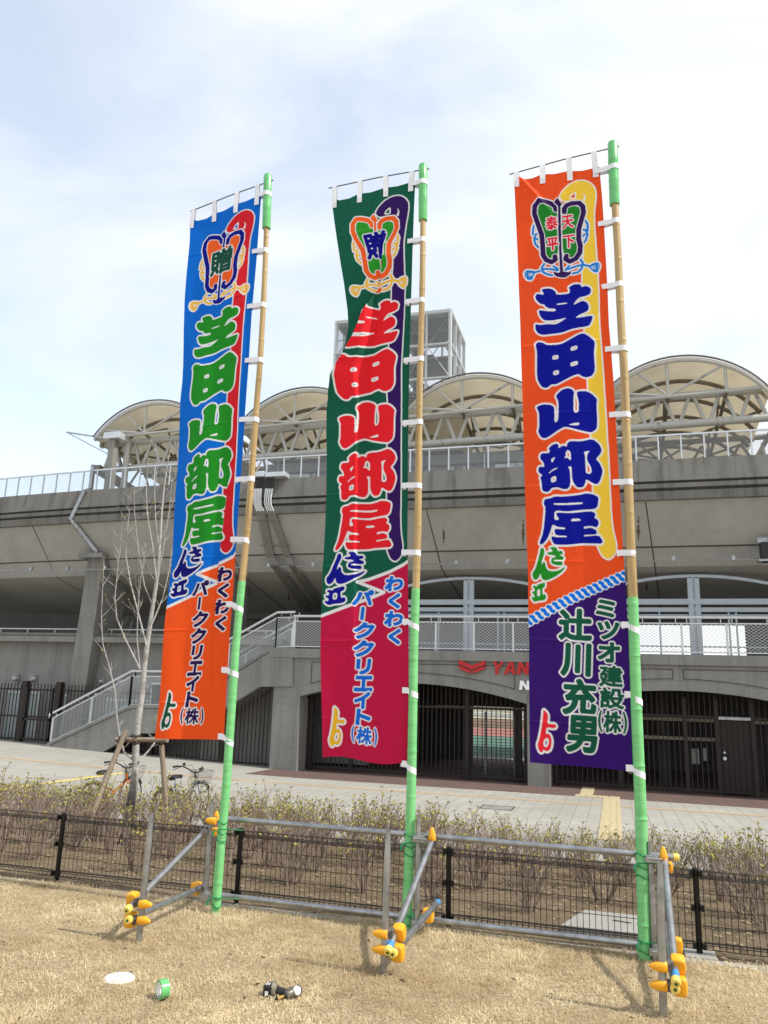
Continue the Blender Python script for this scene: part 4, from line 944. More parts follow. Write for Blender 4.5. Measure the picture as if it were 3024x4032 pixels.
for y, lab, dx in ((8.45, 'near', .78), (9.25, 'near', .72), (10.05, 'mid', .68), (10.85, 'mid', .64), (11.6, 'far', .56), (12.05, 'far', .56)):
    x0 = -y*.93-1.4; x1 = 1.35-(y-8.4)*.02+ (y-8)*.12
    x = x0+rs.uniform(0, dx)
    while x < x1+1.2:
        skip = (-.75 < x < .6 and y < 8.8) or (abs(x+6.55) < .25 and abs(y-10.1) < .3) or rs.random() < .06 or (x > -2.6 and x < -0.2 and y > 11.2 and rs.random() < .45)
        if not skip:
            i = rs.choice((0, 0, 1, 2)) if lab == 'near' else rs.choice((1, 2, 3, 4)) if lab == 'mid' else rs.choice((3, 4, 5, 5))
            sc = rs.uniform(.78, .98) if lab == 'near' else rs.uniform(.78, 1.0) if lab == 'mid' else rs.uniform(.74, 1.0)
            if x > -2.2 and y > 10: sc *= .82
            put_shrub(x+rs.uniform(-.12, .12), y+rs.uniform(-.2, .2), i, sc, lab)
        x += dx*rs.uniform(.8, 1.2)

# ------------------------------------------------------------------ bare young tree
TY = 10.15
TR_ = thing('bare_tree', 'bare pale barked young tree with upright branches left of the blue banner', 'tree', (-6.69, TY, -.26))
def D(px, py): return (px*1.8228, py*1.8228)
def trace(pts, y0, y1):
    n = len(pts); return [aty(*D(*p), y0+(y1-y0)*i/(n-1)) for i, p in enumerate(pts)]
trunk = trace([(264, 1838), (272, 1800), (281, 1745), (290, 1690), (293, 1640), (294, 1600), (298, 1560), (307, 1500), (312, 1440), (320, 1380), (330, 1310), (341, 1240), (346, 1170), (350, 1100), (355, 1050), (362, 1000), (370, 960)], TY, TY+.15)
tr = [.085, .074, .064, .056, .050, .047, .044, .041, .038, .034, .029, .024, .019, .015, .011, .008, .004]
p = MB(); p.tube(trunk, tr, 10); p.build('trunk', M['bark'], TR_, smooth=True)
rs = random.Random(4)
limbs = [
 ([(286, 1640), (268, 1625), (258, 1590), (252, 1545), (248, 1490), (236, 1440), (222, 1390), (219, 1330), (222, 1260), (224, 1220)], .022, -.5),
 ([(300, 1645), (318, 1625), (334, 1605), (345, 1570), (352, 1500)], .02, .45),
 ([(302, 1445), (290, 1420), (268, 1375), (252, 1335), (248, 1290), (254, 1230), (262, 1170), (263, 1140)], .02, -.4),
 ([(318, 1400), (300, 1330), (282, 1260), (272, 1200), (276, 1140), (280, 1100)], .02, .25),
 ([(302, 1440), (296, 1380), (298, 1310), (304, 1250), (312, 1200), (316, 1180)], .014, -.25),
 ([(322, 1360), (336, 1330), (352, 1290), (366, 1230), (372, 1180)], .018, .3),
 ([(328, 1320), (336, 1270), (350, 1200), (362, 1130), (368, 1080), (372, 1030)], .017, -.2),
 ([(338, 1255), (330, 1180), (318, 1110), (316, 1060), (318, 1020), (322, 990)], .014, .2),
 ([(331, 1310), (312, 1265), (298, 1180), (291, 1110), (290, 1070), (288, 1050)], .013, -.3),
 ([(344, 1190), (336, 1120), (334, 1060), (340, 1010), (344, 970)], .011, .1),
 ([(346, 1175), (360, 1130), (374, 1080), (380, 1040)], .010, -.1)]
bud = MB()
def twig(m_, p, d, L, r, lvl):
    q = [p]; 
    for i in range(3):
        d = d+np.array([rs.gauss(0, .13), rs.gauss(0, .13), .14]); d /= np.linalg.norm(d); q.append(q[-1]+d*L/3)
    m_.tube(q, [r, r*.8, r*.6, r*.35], 4, cap=False)
    if lvl: 
        for k in range(2): twig(m_, q[1+k], d*.6+np.array([rs.gauss(0, .7), rs.gauss(0, .7), .4]), L*.5, r*.6, lvl-1)
    elif rs.random() < .35: c = q[-1]; bud.tube([c, c+d*.012, c+d*.03], [.003, .007, .001], 5)
for pts, r, dy in limbs:
    q = trace(pts, TY+.02, TY+dy); n = len(q); m_ = MB()
    r = r*.74; m_.tube(q, [r*(1-.78*i/(n-1)) for i in range(n)], 7)
    for i in range(2, n):
        for k in range(3):
            t = rs.random(); c = q[i-1]+(q[i]-q[i-1])*t; a = rs.uniform(0, 2*pi)
            twig(m_, c, np.array([cos(a), sin(a)*.8, rs.uniform(.3, 1)]), rs.uniform(.12, .36), .0038, 1 if rs.random() < .5 else 0)
    m_.build('limb', M['bark'], TR_, smooth=True)
bud.build('buds', M['leaf'], TR_)['kind'] = 'stuff'
# stake frame: two leaning logs and a cross bar
SK = thing('tree_stake', 'weathered log stake frame tied around the bare tree', 'tree stake', (-6.5, TY, -.2))
a = aty(455, 2912, 10.0); b = aty(660, 2914, 10.0)
p = MB(); p.tube([a, b], .034, 12); p.build('crossbar', M['wood'], SK, smooth=True)
p = MB(); p.tube([aty(498, 2872, 9.92), aty(425, 3050, 9.8), atz(300, 3372, -.24)], .036, 12); p.build('leg', M['wood'], SK, smooth=True)
p = MB(); p.tube([aty(634, 2905, 10.08), aty(648, 3100, 10.12), atz(662, 3345, -.27)], .036, 12); p.build('leg', M['wood'], SK, smooth=True)
for c, r in ((aty(482, 2912, 9.97), .055), (aty(640, 2916, 10.05), .055), (aty(540, 2914, 10.05), .07)):
    p = MB()
    for k in range(4): p.tube([c+np.array([r*cos(t)*(.6 if k % 2 else 1), r*sin(t)-.01, r*sin(t+k)*.9]) for t in np.linspace(0, 2*pi, 12)], .008, 4)
    p.build('lashing', M['rope'], SK)

# ------------------------------------------------------------------ bicycles parked by the kerb
def bicycle(name_label, loc, heading, colr, scale):
    th = thing('bicycle', name_label, 'bicycle', loc, 'bicycles parked by the plaza kerb'); th.rotation_euler = (0, 0, heading)
    fm = simple('bicycle paint '+name_label[:6], colr, .35, .1, .05, 9)
    R = .30; sc = scale
    def B(m_, n, mats, par, **k):
        m_.v = [(x*sc, y*sc, z*sc) for x, y, z in m_.v]
        base = np.array(loc); m_.v = [tuple(np.array(q)+base) for q in m_.v]
        return m_.build(n, mats, par, **k)
    f = MB(); bb = (-.08, 0, .29); hd = (.40, 0, .70); hd0 = (.44, 0, .56); st = (-.20, 0, .66); ra = (-.50, 0, R); fa = (.58, 0, R)
    f.tube([bb, st], .018, 8); f.tube([bb, hd0], .021, 8); f.tube([(-.16, 0, .50), (.10, 0, .40), hd0], .018, 8); f.tube([hd0, hd], .022, 8)
    for s in (-.05, .05): f.tube([(-.08, s*.5, .29), (-.5, s, R)], .011, 6); f.tube([(-.19, s*.4, .60), (-.5, s, R)], .010, 6); f.tube([(.43, s, .58), (.50, s, .44), (.58, s, R)], .013, 6)
    B(f, 'frame', fm, th, smooth=True)
    for ax in (ra, fa):
        w = MB(); c = [(ax[0]+R*cos(t), 0, ax[2]+R*sin(t)) for t in np.linspace(0, 2*pi, 29)]; w.tube(c, .019, 8, cap=False); ty = B(w, 'wheel', M['rubber'], th, smooth=True)
        w = MB(); c = [(ax[0]+(R-.025)*cos(t), 0, ax[2]+(R-.025)*sin(t)) for t in np.linspace(0, 2*pi, 29)]; w.tube(c, .012, 6, cap=False)
        for k in range(14): t = 2*pi*k/14; w.tube([(ax[0], .02*(-1)**k, ax[2]), (ax[0]+(R-.03)*cos(t), 0, ax[2]+(R-.03)*sin(t))], .0018, 3)
        w.tube([(ax[0], -.05, ax[2]), (ax[0], .05, ax[2])], .018, 8); B(w, 'rim', M['alu'], ty, smooth=True)
        g = MB(); c = [(ax[0]+(R+.035)*cos(t), 0, ax[2]+(R+.035)*sin(t)) for t in (np.linspace(.3, 2.9, 14) if ax is ra else np.linspace(.5, 2.5, 12))]
        for u, v in zip(c[:-1], c[1:]): g.bar(u, v, .045, .006)
        B(g, 'mudguard', M['black'], th)
    s = MB(); s.tube([st, (-.215, 0, .735)], .013, 8); B(s, 'seat_post', M['alu'], th, smooth=True)
    s = MB(); prof = [(-.34, .085, .76), (-.30, .105, .775), (-.22, .095, .78), (-.12, .045, .775), (-.02, .022, .765)]
    vs = []; fs = []
    for x, w_, z in prof:
        for t in np.linspace(0, 2*pi, 10, endpoint=False): vs.append((x, w_*cos(t), z+.032*sin(t)*(1 if sin(t) > 0 else 1.3)))
    for i in range(4): fs += [(i*10+j, i*10+(j+1) % 10, (i+1)*10+(j+1) % 10, (i+1)*10+j) for j in range(10)]
    fs += [tuple(range(10))[::-1], tuple(range(40, 50))]; s.add(vs, fs); B(s, 'saddle', M['blackplastic'], th, smooth=True)
    h = MB(); h.tube([hd, (.375, 0, .80)], .016, 8)
    for sg in (-1, 1): h.tube([(.375, 0, .80), (.39, .06*sg, .80), (.37, .14*sg, .85), (.30, .23*sg, .90), (.20, .285*sg, .905)], .0125, 8)
    hb = B(h, 'handlebar', M['black'], th, smooth=True)
    for sg in (-1, 1):
        g = MB(); g.tube([(.22, .275*sg, .905), (.10, .295*sg, .90)], .019, 8); B(g, 'grip', M['rubber'], hb, smooth=True)
        g = MB(); g.tube([(.27, .25*sg, .89), (.22, .29*sg, .865), (.12, .31*sg, .84)], .007, 6); g.tube([(.28, .24*sg, .90), (.42, .12*sg, .92), (.46, .02*sg, .78), (.45, 0, .6)], .004, 4); B(g, 'brake_lever', M['black'], hb, smooth=True)
    g = MB(); g.tube([(.30, .20, .92), (.30, .20, .95), (.30, .20, .965)], [.028, .03, .012], 10); B(g, 'bell', M['black'], hb, smooth=True)
    k = MB(); X0, X1, Yh, z0, z1 = .46, .76, .17, .58, .82
    for z, e in ((z1, 0), ((z0+z1)/2, .02), (z0, .04)):
        loop = [(X0+e, -Yh+e, z), (X1-e, -Yh+e, z), (X1-e, Yh-e, z), (X0+e, Yh-e, z), (X0+e, -Yh+e, z)]; k.tube(loop, .005 if z == z1 else .003, 5)
    for t in np.linspace(0, 1, 8):
        for a, b in (((X0+(X1-X0)*t, -Yh, z1), (X0+.04+(X1-X0-.08)*t, -Yh+.04, z0)), ((X0+(X1-X0)*t, Yh, z1), (X0+.04+(X1-X0-.08)*t, Yh-.04, z0)), ((X1, -Yh+2*Yh*t, z1), (X1-.04, -Yh+.04+(2*Yh-.08)*t, z0)), ((X0, -Yh+2*Yh*t, z1), (X0+.04, -Yh+.04+(2*Yh-.08)*t, z0))): k.tube([a, b], .0028, 4)
        k.tube([(X0+.04+(X1-X0-.08)*t, -Yh+.04, z0), (X0+.04+(X1-X0-.08)*t, Yh-.04, z0)], .0028, 4)
    B(k, 'basket', M['galv'], th)
    k = MB(); k.tube([(-.24, .06, .60), (-.62, .06, .60), (-.62, -.06, .60), (-.24, -.06, .60)], .006, 5); k.tube([(-.6, .05, .6), (-.5, .05, R)], .005, 4); k.tube([(-.6, -.05, .6), (-.5, -.05, R)], .005, 4); B(k, 'rear_rack', M['black'], th)
    k = MB(); k.tube([(-.08, -.05, .29), (-.08, .05, .29)], .02, 8); k.tube([(-.08, .06, .29), (0, .06, .16)], .01, 6); k.tube([(-.08, -.06, .29), (-.16, -.06, .42)], .01, 6); k.box(-.04, .06, .06, .15, .145, .165); k.box(-.21, -.11, -.15, -.06, .41, .43); B(k, 'crank', M['alu'], th)
    return th
hd = radians(84)
for nm, pxy, colr in (('orange framed city bicycle with wire basket behind the bare tree', (438, 3080), (.50, .13, .02)), ('silver framed city bicycle with wire basket right of the bare tree', (1212*.3014+350, 3092), (.22, .23, .24))):
    c = aty(*pxy, 13.3); bicycle(nm, (float(c[0]), 13.3, float(plaza_z(c[0], 13.3))), hd, colr, 1.0)

# ------------------------------------------------------------------ banner artwork (traced shapes, u across, v down)
ART = {"shiba":[[[0.208,1.29],[0.282,1.314],[0.285,1.291],[0.266,1.272],[0.269,1.249],[0.35,1.25],[0.394,1.268],[0.425,1.297],[0.428,1.326],[0.577,1.327],[0.583,1.288],[0.571,1.261],[0.622,1.235],[0.676,1.234],[0.711,1.247],[0.712,1.272],[0.76,1.261],[0.807,1.284],[0.818,1.312],[0.808,1.352],[0.758,1.37],[0.691,1.374],[0.65,1.401],[0.612,1.449],[0.666,1.429],[0.721,1.411],[0.769,1.439],[0.787,1.478],[0.78,1.522],[0.733,1.542],[0.679,1.554],[0.628,1.584],[0.731,1.583],[0.829,1.58],[0.814,1.631],[0.79,1.674],[0.754,1.687],[0.602,1.69],[0.474,1.72],[0.365,1.722],[0.256,1.728],[0.206,1.709],[0.175,1.669],[0.175,1.608],[0.223,1.623],[0.315,1.619],[0.41,1.629],[0.479,1.601],[0.539,1.57],[0.444,1.581],[0.371,1.587],[0.28,1.581],[0.236,1.537],[0.216,1.465],[0.329,1.49],[0.411,1.494],[0.417,1.47],[0.34,1.462],[0.295,1.435],[0.291,1.417],[0.242,1.406],[0.198,1.36],[0.186,1.323]],[[0.428,1.418],[0.55,1.416],[0.545,1.427],[0.428,1.432]]],"ta":[[[0.168,1.817],[0.198,1.794],[0.252,1.803],[0.301,1.833],[0.449,1.839],[0.559,1.797],[0.669,1.754],[0.714,1.751],[0.773,1.787],[0.826,1.84],[0.829,1.872],[0.81,1.959],[0.812,2.094],[0.803,2.141],[0.77,2.182],[0.709,2.193],[0.666,2.18],[0.635,2.154],[0.571,2.167],[0.464,2.207],[0.383,2.237],[0.326,2.232],[0.294,2.259],[0.25,2.261],[0.215,2.241],[0.169,2.16],[0.183,1.888]],[[0.354,1.943],[0.421,1.94],[0.42,1.982],[0.353,1.985]],[[0.56,1.879],[0.637,1.866],[0.636,1.906],[0.563,1.92]],[[0.355,2.1],[0.419,2.094],[0.419,2.138],[0.356,2.144]],[[0.55,2.034],[0.633,2.022],[0.63,2.063],[0.549,2.076]]],"yama":[[[0.157,2.439],[0.226,2.422],[0.305,2.432],[0.344,2.451],[0.355,2.483],[0.348,2.617],[0.392,2.596],[0.402,2.408],[0.378,2.367],[0.381,2.34],[0.442,2.296],[0.504,2.284],[0.555,2.3],[0.577,2.333],[0.565,2.379],[0.56,2.531],[0.614,2.524],[0.62,2.422],[0.601,2.35],[0.608,2.323],[0.701,2.322],[0.76,2.349],[0.818,2.404],[0.806,2.449],[0.806,2.626],[0.797,2.687],[0.749,2.718],[0.715,2.719],[0.614,2.696],[0.461,2.656],[0.39,2.687],[0.283,2.747],[0.23,2.762],[0.192,2.742],[0.163,2.682],[0.179,2.652],[0.183,2.504],[0.162,2.463]],[[0.494,2.643],[0.557,2.627],[0.615,2.624],[0.614,2.642],[0.59,2.651]]],"bu":[[[0.2,2.901],[0.278,2.905],[0.288,2.879],[0.273,2.859],[0.316,2.827],[0.36,2.815],[0.386,2.83],[0.38,2.864],[0.437,2.834],[0.469,2.853],[0.477,2.819],[0.508,2.796],[0.619,2.804],[0.747,2.781],[0.82,2.837],[0.84,2.894],[0.814,2.934],[0.77,2.971],[0.81,3.009],[0.836,3.069],[0.832,3.106],[0.805,3.172],[0.774,3.204],[0.733,3.198],[0.66,3.155],[0.648,3.203],[0.622,3.231],[0.571,3.235],[0.534,3.206],[0.512,3.145],[0.515,3.033],[0.475,3.043],[0.495,3.07],[0.496,3.204],[0.464,3.248],[0.409,3.247],[0.359,3.229],[0.294,3.234],[0.271,3.263],[0.236,3.274],[0.19,3.259],[0.185,3.163],[0.171,3.136],[0.2,3.109],[0.162,3.09],[0.152,3.059],[0.169,3.027],[0.225,3.036],[0.214,2.99],[0.18,2.954],[0.182,2.92]],[[0.295,2.964],[0.348,2.941],[0.307,3.003]],[[0.476,2.88],[0.51,2.897],[0.511,2.986],[0.47,2.952],[0.436,2.96],[0.458,2.936],[0.455,2.913]],[[0.648,2.902],[0.716,2.893],[0.685,2.92],[0.677,2.98],[0.716,3.042],[0.724,3.087],[0.704,3.11],[0.671,3.103],[0.66,3.092],[0.662,2.942]],[[0.266,3.094],[0.315,3.058],[0.369,3.043],[0.349,3.06],[0.297,3.08],[0.274,3.1]],[[0.29,3.137],[0.347,3.121],[0.344,3.175],[0.289,3.186]]],"ya":[[[0.217,3.337],[0.29,3.328],[0.308,3.314],[0.44,3.315],[0.593,3.3],[0.652,3.285],[0.727,3.295],[0.775,3.318],[0.778,3.344],[0.763,3.409],[0.727,3.43],[0.601,3.437],[0.441,3.454],[0.314,3.441],[0.305,3.531],[0.361,3.526],[0.329,3.484],[0.334,3.461],[0.482,3.468],[0.692,3.447],[0.733,3.463],[0.74,3.481],[0.722,3.506],[0.762,3.525],[0.768,3.561],[0.741,3.595],[0.693,3.58],[0.609,3.588],[0.612,3.608],[0.684,3.594],[0.74,3.618],[0.743,3.647],[0.721,3.657],[0.609,3.662],[0.606,3.677],[0.762,3.66],[0.799,3.713],[0.786,3.737],[0.7,3.736],[0.584,3.737],[0.45,3.752],[0.332,3.755],[0.29,3.746],[0.268,3.709],[0.268,3.676],[0.327,3.686],[0.428,3.685],[0.431,3.673],[0.319,3.67],[0.3,3.641],[0.305,3.608],[0.415,3.616],[0.416,3.598],[0.34,3.594],[0.286,3.568],[0.262,3.629],[0.224,3.701],[0.171,3.751],[0.132,3.749],[0.184,3.642],[0.221,3.415],[0.201,3.385],[0.205,3.355]],[[0.305,3.377],[0.419,3.378],[0.615,3.367],[0.604,3.386],[0.418,3.395],[0.308,3.39]],[[0.489,3.519],[0.563,3.515],[0.591,3.534],[0.478,3.543]]],"n":[[[0.145,3.79],[0.168,3.781],[0.184,3.795],[0.186,3.827],[0.159,3.889],[0.146,3.938],[0.171,3.91],[0.188,3.913],[0.192,3.959],[0.221,3.988],[0.268,3.991],[0.329,3.983],[0.401,3.944],[0.383,3.972],[0.355,3.998],[0.287,4.039],[0.219,4.067],[0.178,4.073],[0.152,4.061],[0.139,4.038],[0.136,4.008],[0.111,4.055],[0.081,4.072],[0.057,4.06],[0.045,4.014],[0.086,3.963],[0.114,3.889],[0.138,3.826]]],"sa":[[[0.242,3.787],[0.267,3.771],[0.314,3.778],[0.329,3.812],[0.37,3.806],[0.382,3.824],[0.372,3.838],[0.341,3.843],[0.383,3.861],[0.386,3.878],[0.368,3.89],[0.294,3.887],[0.277,3.894],[0.293,3.904],[0.361,3.901],[0.372,3.921],[0.358,3.939],[0.291,3.934],[0.255,3.919],[0.25,3.891],[0.265,3.871],[0.306,3.864],[0.29,3.848],[0.236,3.845],[0.211,3.832],[0.224,3.821],[0.271,3.816],[0.269,3.796]]],"e":[[[0.053,4.124],[0.073,4.12],[0.097,4.129],[0.098,4.112],[0.171,4.091],[0.181,4.101],[0.177,4.129],[0.15,4.146],[0.156,4.203],[0.18,4.191],[0.191,4.22],[0.175,4.248],[0.095,4.256],[0.082,4.264],[0.062,4.261],[0.038,4.236],[0.039,4.222],[0.065,4.225],[0.069,4.208],[0.044,4.185],[0.042,4.171],[0.066,4.174],[0.073,4.151],[0.056,4.14]],[[0.098,4.154],[0.129,4.152],[0.128,4.211],[0.096,4.214]]],"band":[[[0.519,0.27],[0.569,0.202],[0.651,0.146],[0.742,0.116],[0.818,0.122],[0.88,0.164],[0.924,0.225],[0.93,0.29],[0.916,0.383],[0.892,0.506],[0.888,0.651],[0.89,0.816],[0.895,1.0],[0.898,1.191],[0.889,1.603],[0.891,1.95],[0.89,2.289],[0.896,2.621],[0.898,2.999],[0.897,3.264],[0.893,3.472],[0.904,3.617],[0.93,3.724],[0.927,3.8],[0.889,3.85],[0.84,3.875],[0.784,3.844],[0.748,3.767],[0.712,3.674],[0.732,3.247],[0.732,2.732],[0.725,2.244],[0.731,1.717],[0.729,1.244],[0.733,1.093],[0.768,0.883],[0.798,0.367],[0.659,0.327],[0.56,0.324]],[[0.624,0.309],[0.647,0.266],[0.708,0.232],[0.712,0.281],[0.703,0.317]],[[0.79,0.254],[0.819,0.306],[0.804,0.363],[0.776,0.338],[0.802,0.309]]],"lobeL":[[[0.286,0.329],[0.337,0.323],[0.419,0.363],[0.444,0.409],[0.491,0.432],[0.473,0.91],[0.419,0.894],[0.395,0.937],[0.351,0.927],[0.323,0.883],[0.331,0.769],[0.32,0.642],[0.276,0.52],[0.251,0.421],[0.266,0.348]]],"lobeR":[[[0.575,0.443],[0.611,0.389],[0.677,0.384],[0.741,0.41],[0.761,0.467],[0.729,0.558],[0.69,0.657],[0.682,0.77],[0.696,0.844],[0.682,0.914],[0.629,0.959],[0.591,0.955],[0.576,0.917],[0.528,0.906],[0.525,0.647],[0.527,0.468]]],"frameL":[[0.468,0.405],[0.463,0.369],[0.415,0.331],[0.338,0.306],[0.277,0.294],[0.229,0.343],[0.219,0.428],[0.253,0.538],[0.291,0.66],[0.297,0.786],[0.296,0.88],[0.331,0.94],[0.393,0.973],[0.438,0.953],[0.431,0.916]],"frameR":[[0.564,0.443],[0.566,0.404],[0.595,0.373],[0.656,0.36],[0.738,0.367],[0.776,0.411],[0.78,0.48],[0.747,0.57],[0.715,0.66],[0.709,0.763],[0.724,0.837],[0.715,0.908],[0.666,0.968],[0.6,0.992],[0.552,0.961],[0.563,0.929]],"bar":[[[0.495,0.274],[0.543,0.354],[0.524,0.374],[0.516,0.646],[0.511,0.853],[0.519,1.09],[0.583,1.102],[0.611,1.082],[0.601,1.129],[0.548,1.154],[0.505,1.156],[0.44,1.14],[0.409,1.103],[0.412,1.078],[0.464,1.099],[0.483,1.086],[0.481,0.849],[0.481,0.641],[0.496,0.371],[0.449,0.319]]],"rope":[[[0.219,0.534],[0.196,0.584],[0.188,0.647]],[[0.265,0.625],[0.221,0.651],[0.202,0.701],[0.215,0.755],[0.257,0.802]],[[0.228,0.699],[0.272,0.72]],[[0.791,0.566],[0.818,0.611],[0.813,0.683]],[[0.747,0.664],[0.79,0.672],[0.811,0.724],[0.789,0.783],[0.744,0.824]],[[0.748,0.742],[0.779,0.72]],[[0.316,0.97],[0.275,1.017],[0.292,1.07],[0.343,1.101],[0.392,1.117]],[[0.293,1.034],[0.379,1.047],[0.449,1.072]],[[0.413,1.022],[0.478,1.07]],[[0.714,0.977],[0.742,1.018],[0.727,1.077],[0.685,1.113],[0.615,1.122]],[[0.539,1.082],[0.592,1.032]],[[0.574,1.07],[0.662,1.05],[0.722,1.041]],[[0.259,1.051],[0.185,1.058]],[[0.743,1.038],[0.817,1.062]]],"tassel":[[[0.08,1.031],[0.114,1.025],[0.18,1.037],[0.202,1.055],[0.183,1.094],[0.153,1.142],[0.109,1.132],[0.082,1.104],[0.069,1.066]],[[0.818,1.052],[0.845,1.035],[0.91,1.027],[0.929,1.054],[0.925,1.094],[0.903,1.137],[0.871,1.138],[0.831,1.104],[0.813,1.081]]],"yori":[[[0.141,5.178],[0.165,5.193],[0.183,5.211],[0.187,5.234],[0.178,5.296],[0.251,5.29],[0.269,5.308],[0.255,5.323],[0.227,5.326],[0.17,5.321],[0.16,5.38],[0.186,5.372],[0.208,5.389],[0.219,5.42],[0.217,5.457],[0.207,5.495],[0.179,5.518],[0.156,5.516],[0.136,5.506],[0.126,5.526],[0.108,5.531],[0.09,5.515],[0.078,5.47],[0.098,5.421],[0.122,5.322],[0.137,5.228]],[[0.16,5.413],[0.178,5.407],[0.193,5.421],[0.191,5.455],[0.175,5.48],[0.156,5.486],[0.138,5.474],[0.136,5.449],[0.143,5.427]]],"splitM":[[-0.005,4.498],[0.369,4.391],[0.712,4.28],[0.419,4.179],[0.77,4.089],[0.912,4.037],[1.01,3.992]],"txtM":[[0.829,4.201],[0.834,4.365],[0.828,4.527],[0.839,4.692],[0.481,4.326],[0.474,4.476],[0.495,4.634],[0.49,4.8],[0.488,4.964],[0.487,5.117],[0.469,5.265],[0.487,5.414],[0.5,5.572]],"rope2":[[-0.001,4.443],[0.224,4.329],[0.451,4.224],[0.676,4.135],[0.844,4.07],[1.008,4.005]],"txtR":[[0.48,4.45],[0.474,4.746],[0.502,5.054],[0.517,5.355],[0.788,4.3],[0.805,4.485],[0.8,4.669],[0.812,4.867],[0.813,5.046],[0.814,5.24]]}
NU, NV, SS = 190, 1240, 2
GW, GH = NU*SS, NV*SS
WID, HT = 0.83, 5.62
def P2(p, H=HT): return np.array([(a*(GW-1), b/H*(GH-1)) for a, b in p])
def chaikin(q, n=1):
    for _ in range(n):
        r = np.roll(q, -1, 0); q = np.stack([q*.8+r*.2, q*.2+r*.8], 1).reshape(-1, 2)
    return q
class Canvas:
    def __init__(s, bg): s.a = np.zeros((GH, GW, 3), np.float32); s.a[:] = bg
    def region(s, lo, hi, pad):
        x0 = max(0, int(lo[0])-pad); x1 = min(GW, int(hi[0])+pad+2); y0 = max(0, int(lo[1])-pad); y1 = min(GH, int(hi[1])+pad+2); return x0, x1, y0, y1
    def mask(s, polys, pad=14):
        al = np.concatenate(polys); R = s.region(al.min(0), al.max(0), pad); x0, x1, y0, y1 = R
        X, Y = np.meshgrid(np.arange(x0, x1)+.01, np.arange(y0, y1)+.013); m = np.zeros(X.shape, bool)
        for q in polys:
            for (ax, ay), (bx, by) in zip(q, np.roll(q, -1, 0)):
                if ay == by: continue
                c = ((ay > Y) != (by > Y)) & (X < (bx-ax)*(Y-ay)/(by-ay)+ax); m ^= c
        return R, m
    def stroke(s, pts, r, pad=14):
        q = np.array(pts); R = s.region(q.min(0), q.max(0), pad+int(max(np.atleast_1d(r)))); x0, x1, y0, y1 = R
        X, Y = np.meshgrid(np.arange(x0, x1), np.arange(y0, y1)); m = np.zeros(X.shape, bool)
        rr = r if hasattr(r, '__len__') else [r]*len(q)
        for i in range(len(q)-1):
            a, b = q[i], q[i+1]; d = b-a; L = (d@d)+1e-9; t = np.clip(((X-a[0])*d[0]+(Y-a[1])*d[1])/L, 0, 1)
            m |= (X-a[0]-t*d[0])**2+(Y-a[1]-t*d[1])**2 < (rr[i]+(rr[i+1]-rr[i])*t)**2
        return R, m
    def tri(s, pts, tris, pad=14):
        al = pts; R = s.region(al.min(0), al.max(0), pad); x0, x1, y0, y1 = R; m = np.zeros((y1-y0, x1-x0), bool)
        for t in tris:
            A, B, C = pts[t[0]], pts[t[1]], pts[t[2]]; lo = np.floor(np.min([A, B, C], 0)).astype(int); hi = np.ceil(np.max([A, B, C], 0)).astype(int)+1
            lx, ly = max(lo[0], x0), max(lo[1], y0); hx, hy = min(hi[0], x1), min(hi[1], y1)
            if lx >= hx or ly >= hy: continue
            X, Y = np.meshgrid(np.arange(lx, hx), np.arange(ly, hy))
            def e(P, Q): return (Q[0]-P[0])*(Y-P[1])-(Q[1]-P[1])*(X-P[0])
            a, b, c = e(A, B), e(B, C), e(C, A)
            m[ly-y0:hy-y0, lx-x0:hx-x0] |= ((a >= -.3) & (b >= -.3) & (c >= -.3)) | ((a <= .3) & (b <= .3) & (c <= .3))
        return R, m
    def grow(s, m, r):
        o = m.copy(); k = int(math.ceil(r))
        for dy in range(-k, k+1):
            for dx in range(-k, k+1):
                if dx*dx+dy*dy > r*r or (dx == 0 and dy == 0): continue
                ys, yd = (slice(max(0, -dy), m.shape[0]-max(0, dy)), slice(max(0, dy), m.shape[0]-max(0, -dy)))
                xs, xd = (slice(max(0, -dx), m.shape[1]-max(0, dx)), slice(max(0, dx), m.shape[1]-max(0, -dx)))
                o[yd, xd] |= m[ys, xs]
        return o
    def paint(s, R, m, col, outline=0, oc=None):
        x0, x1, y0, y1 = R; v = s.a[y0:y1, x0:x1]
        if outline: v[s.grow(m, outline)] = oc
        v[m] = col
_gl = {}
def glyph(ch):
    if ch not in _gl:
        cu = bpy.data.curves.new('tmp', 'FONT'); cu.body = ch; cu.fill_mode = 'FRONT'; ob = bpy.data.objects.new('tmp', cu); COL.objects.link(ob); bpy.context.view_layer.update()
        me = ob.evaluated_get(bpy.context.evaluated_depsgraph_get()).to_mesh(); me.calc_loop_triangles()
        V = np.array([(v.co.x, -v.co.y) for v in me.vertices]); T = [tuple(t.vertices) for t in me.loop_triangles]
        bpy.data.objects.remove(ob); bpy.data.curves.remove(cu)
        lo, hi = V.min(0), V.max(0); V = (V-(lo+hi)/2)/np.maximum(hi-lo, .02); _gl[ch] = (V, T)
    return _gl[ch]
def sc(r, g, b, k=1.0): return tuple(min(.92, x*k) for x in lin(r, g, b))
WHITE = (0.84, 0.85, 0.88)
def put_char(cv, ch, u, v, w, h, col, fat, outline, H, shear=0.0):
    V, T = glyph(ch); lo, hi = V.min(0), V.max(0); ext = np.maximum(hi-lo, 1e-6)
    k = np.array([w/WID*(GW-1), h/H*(GH-1)]); q = V*k
    q[:, 0] -= q[:, 1]*shear
    q = q+np.array([u*(GW-1), v/H*(GH-1)]); R, m = cv.tri(q, T, 20); m = cv.grow(m, fat)
    cv.paint(R, m, col, outline, WHITE)
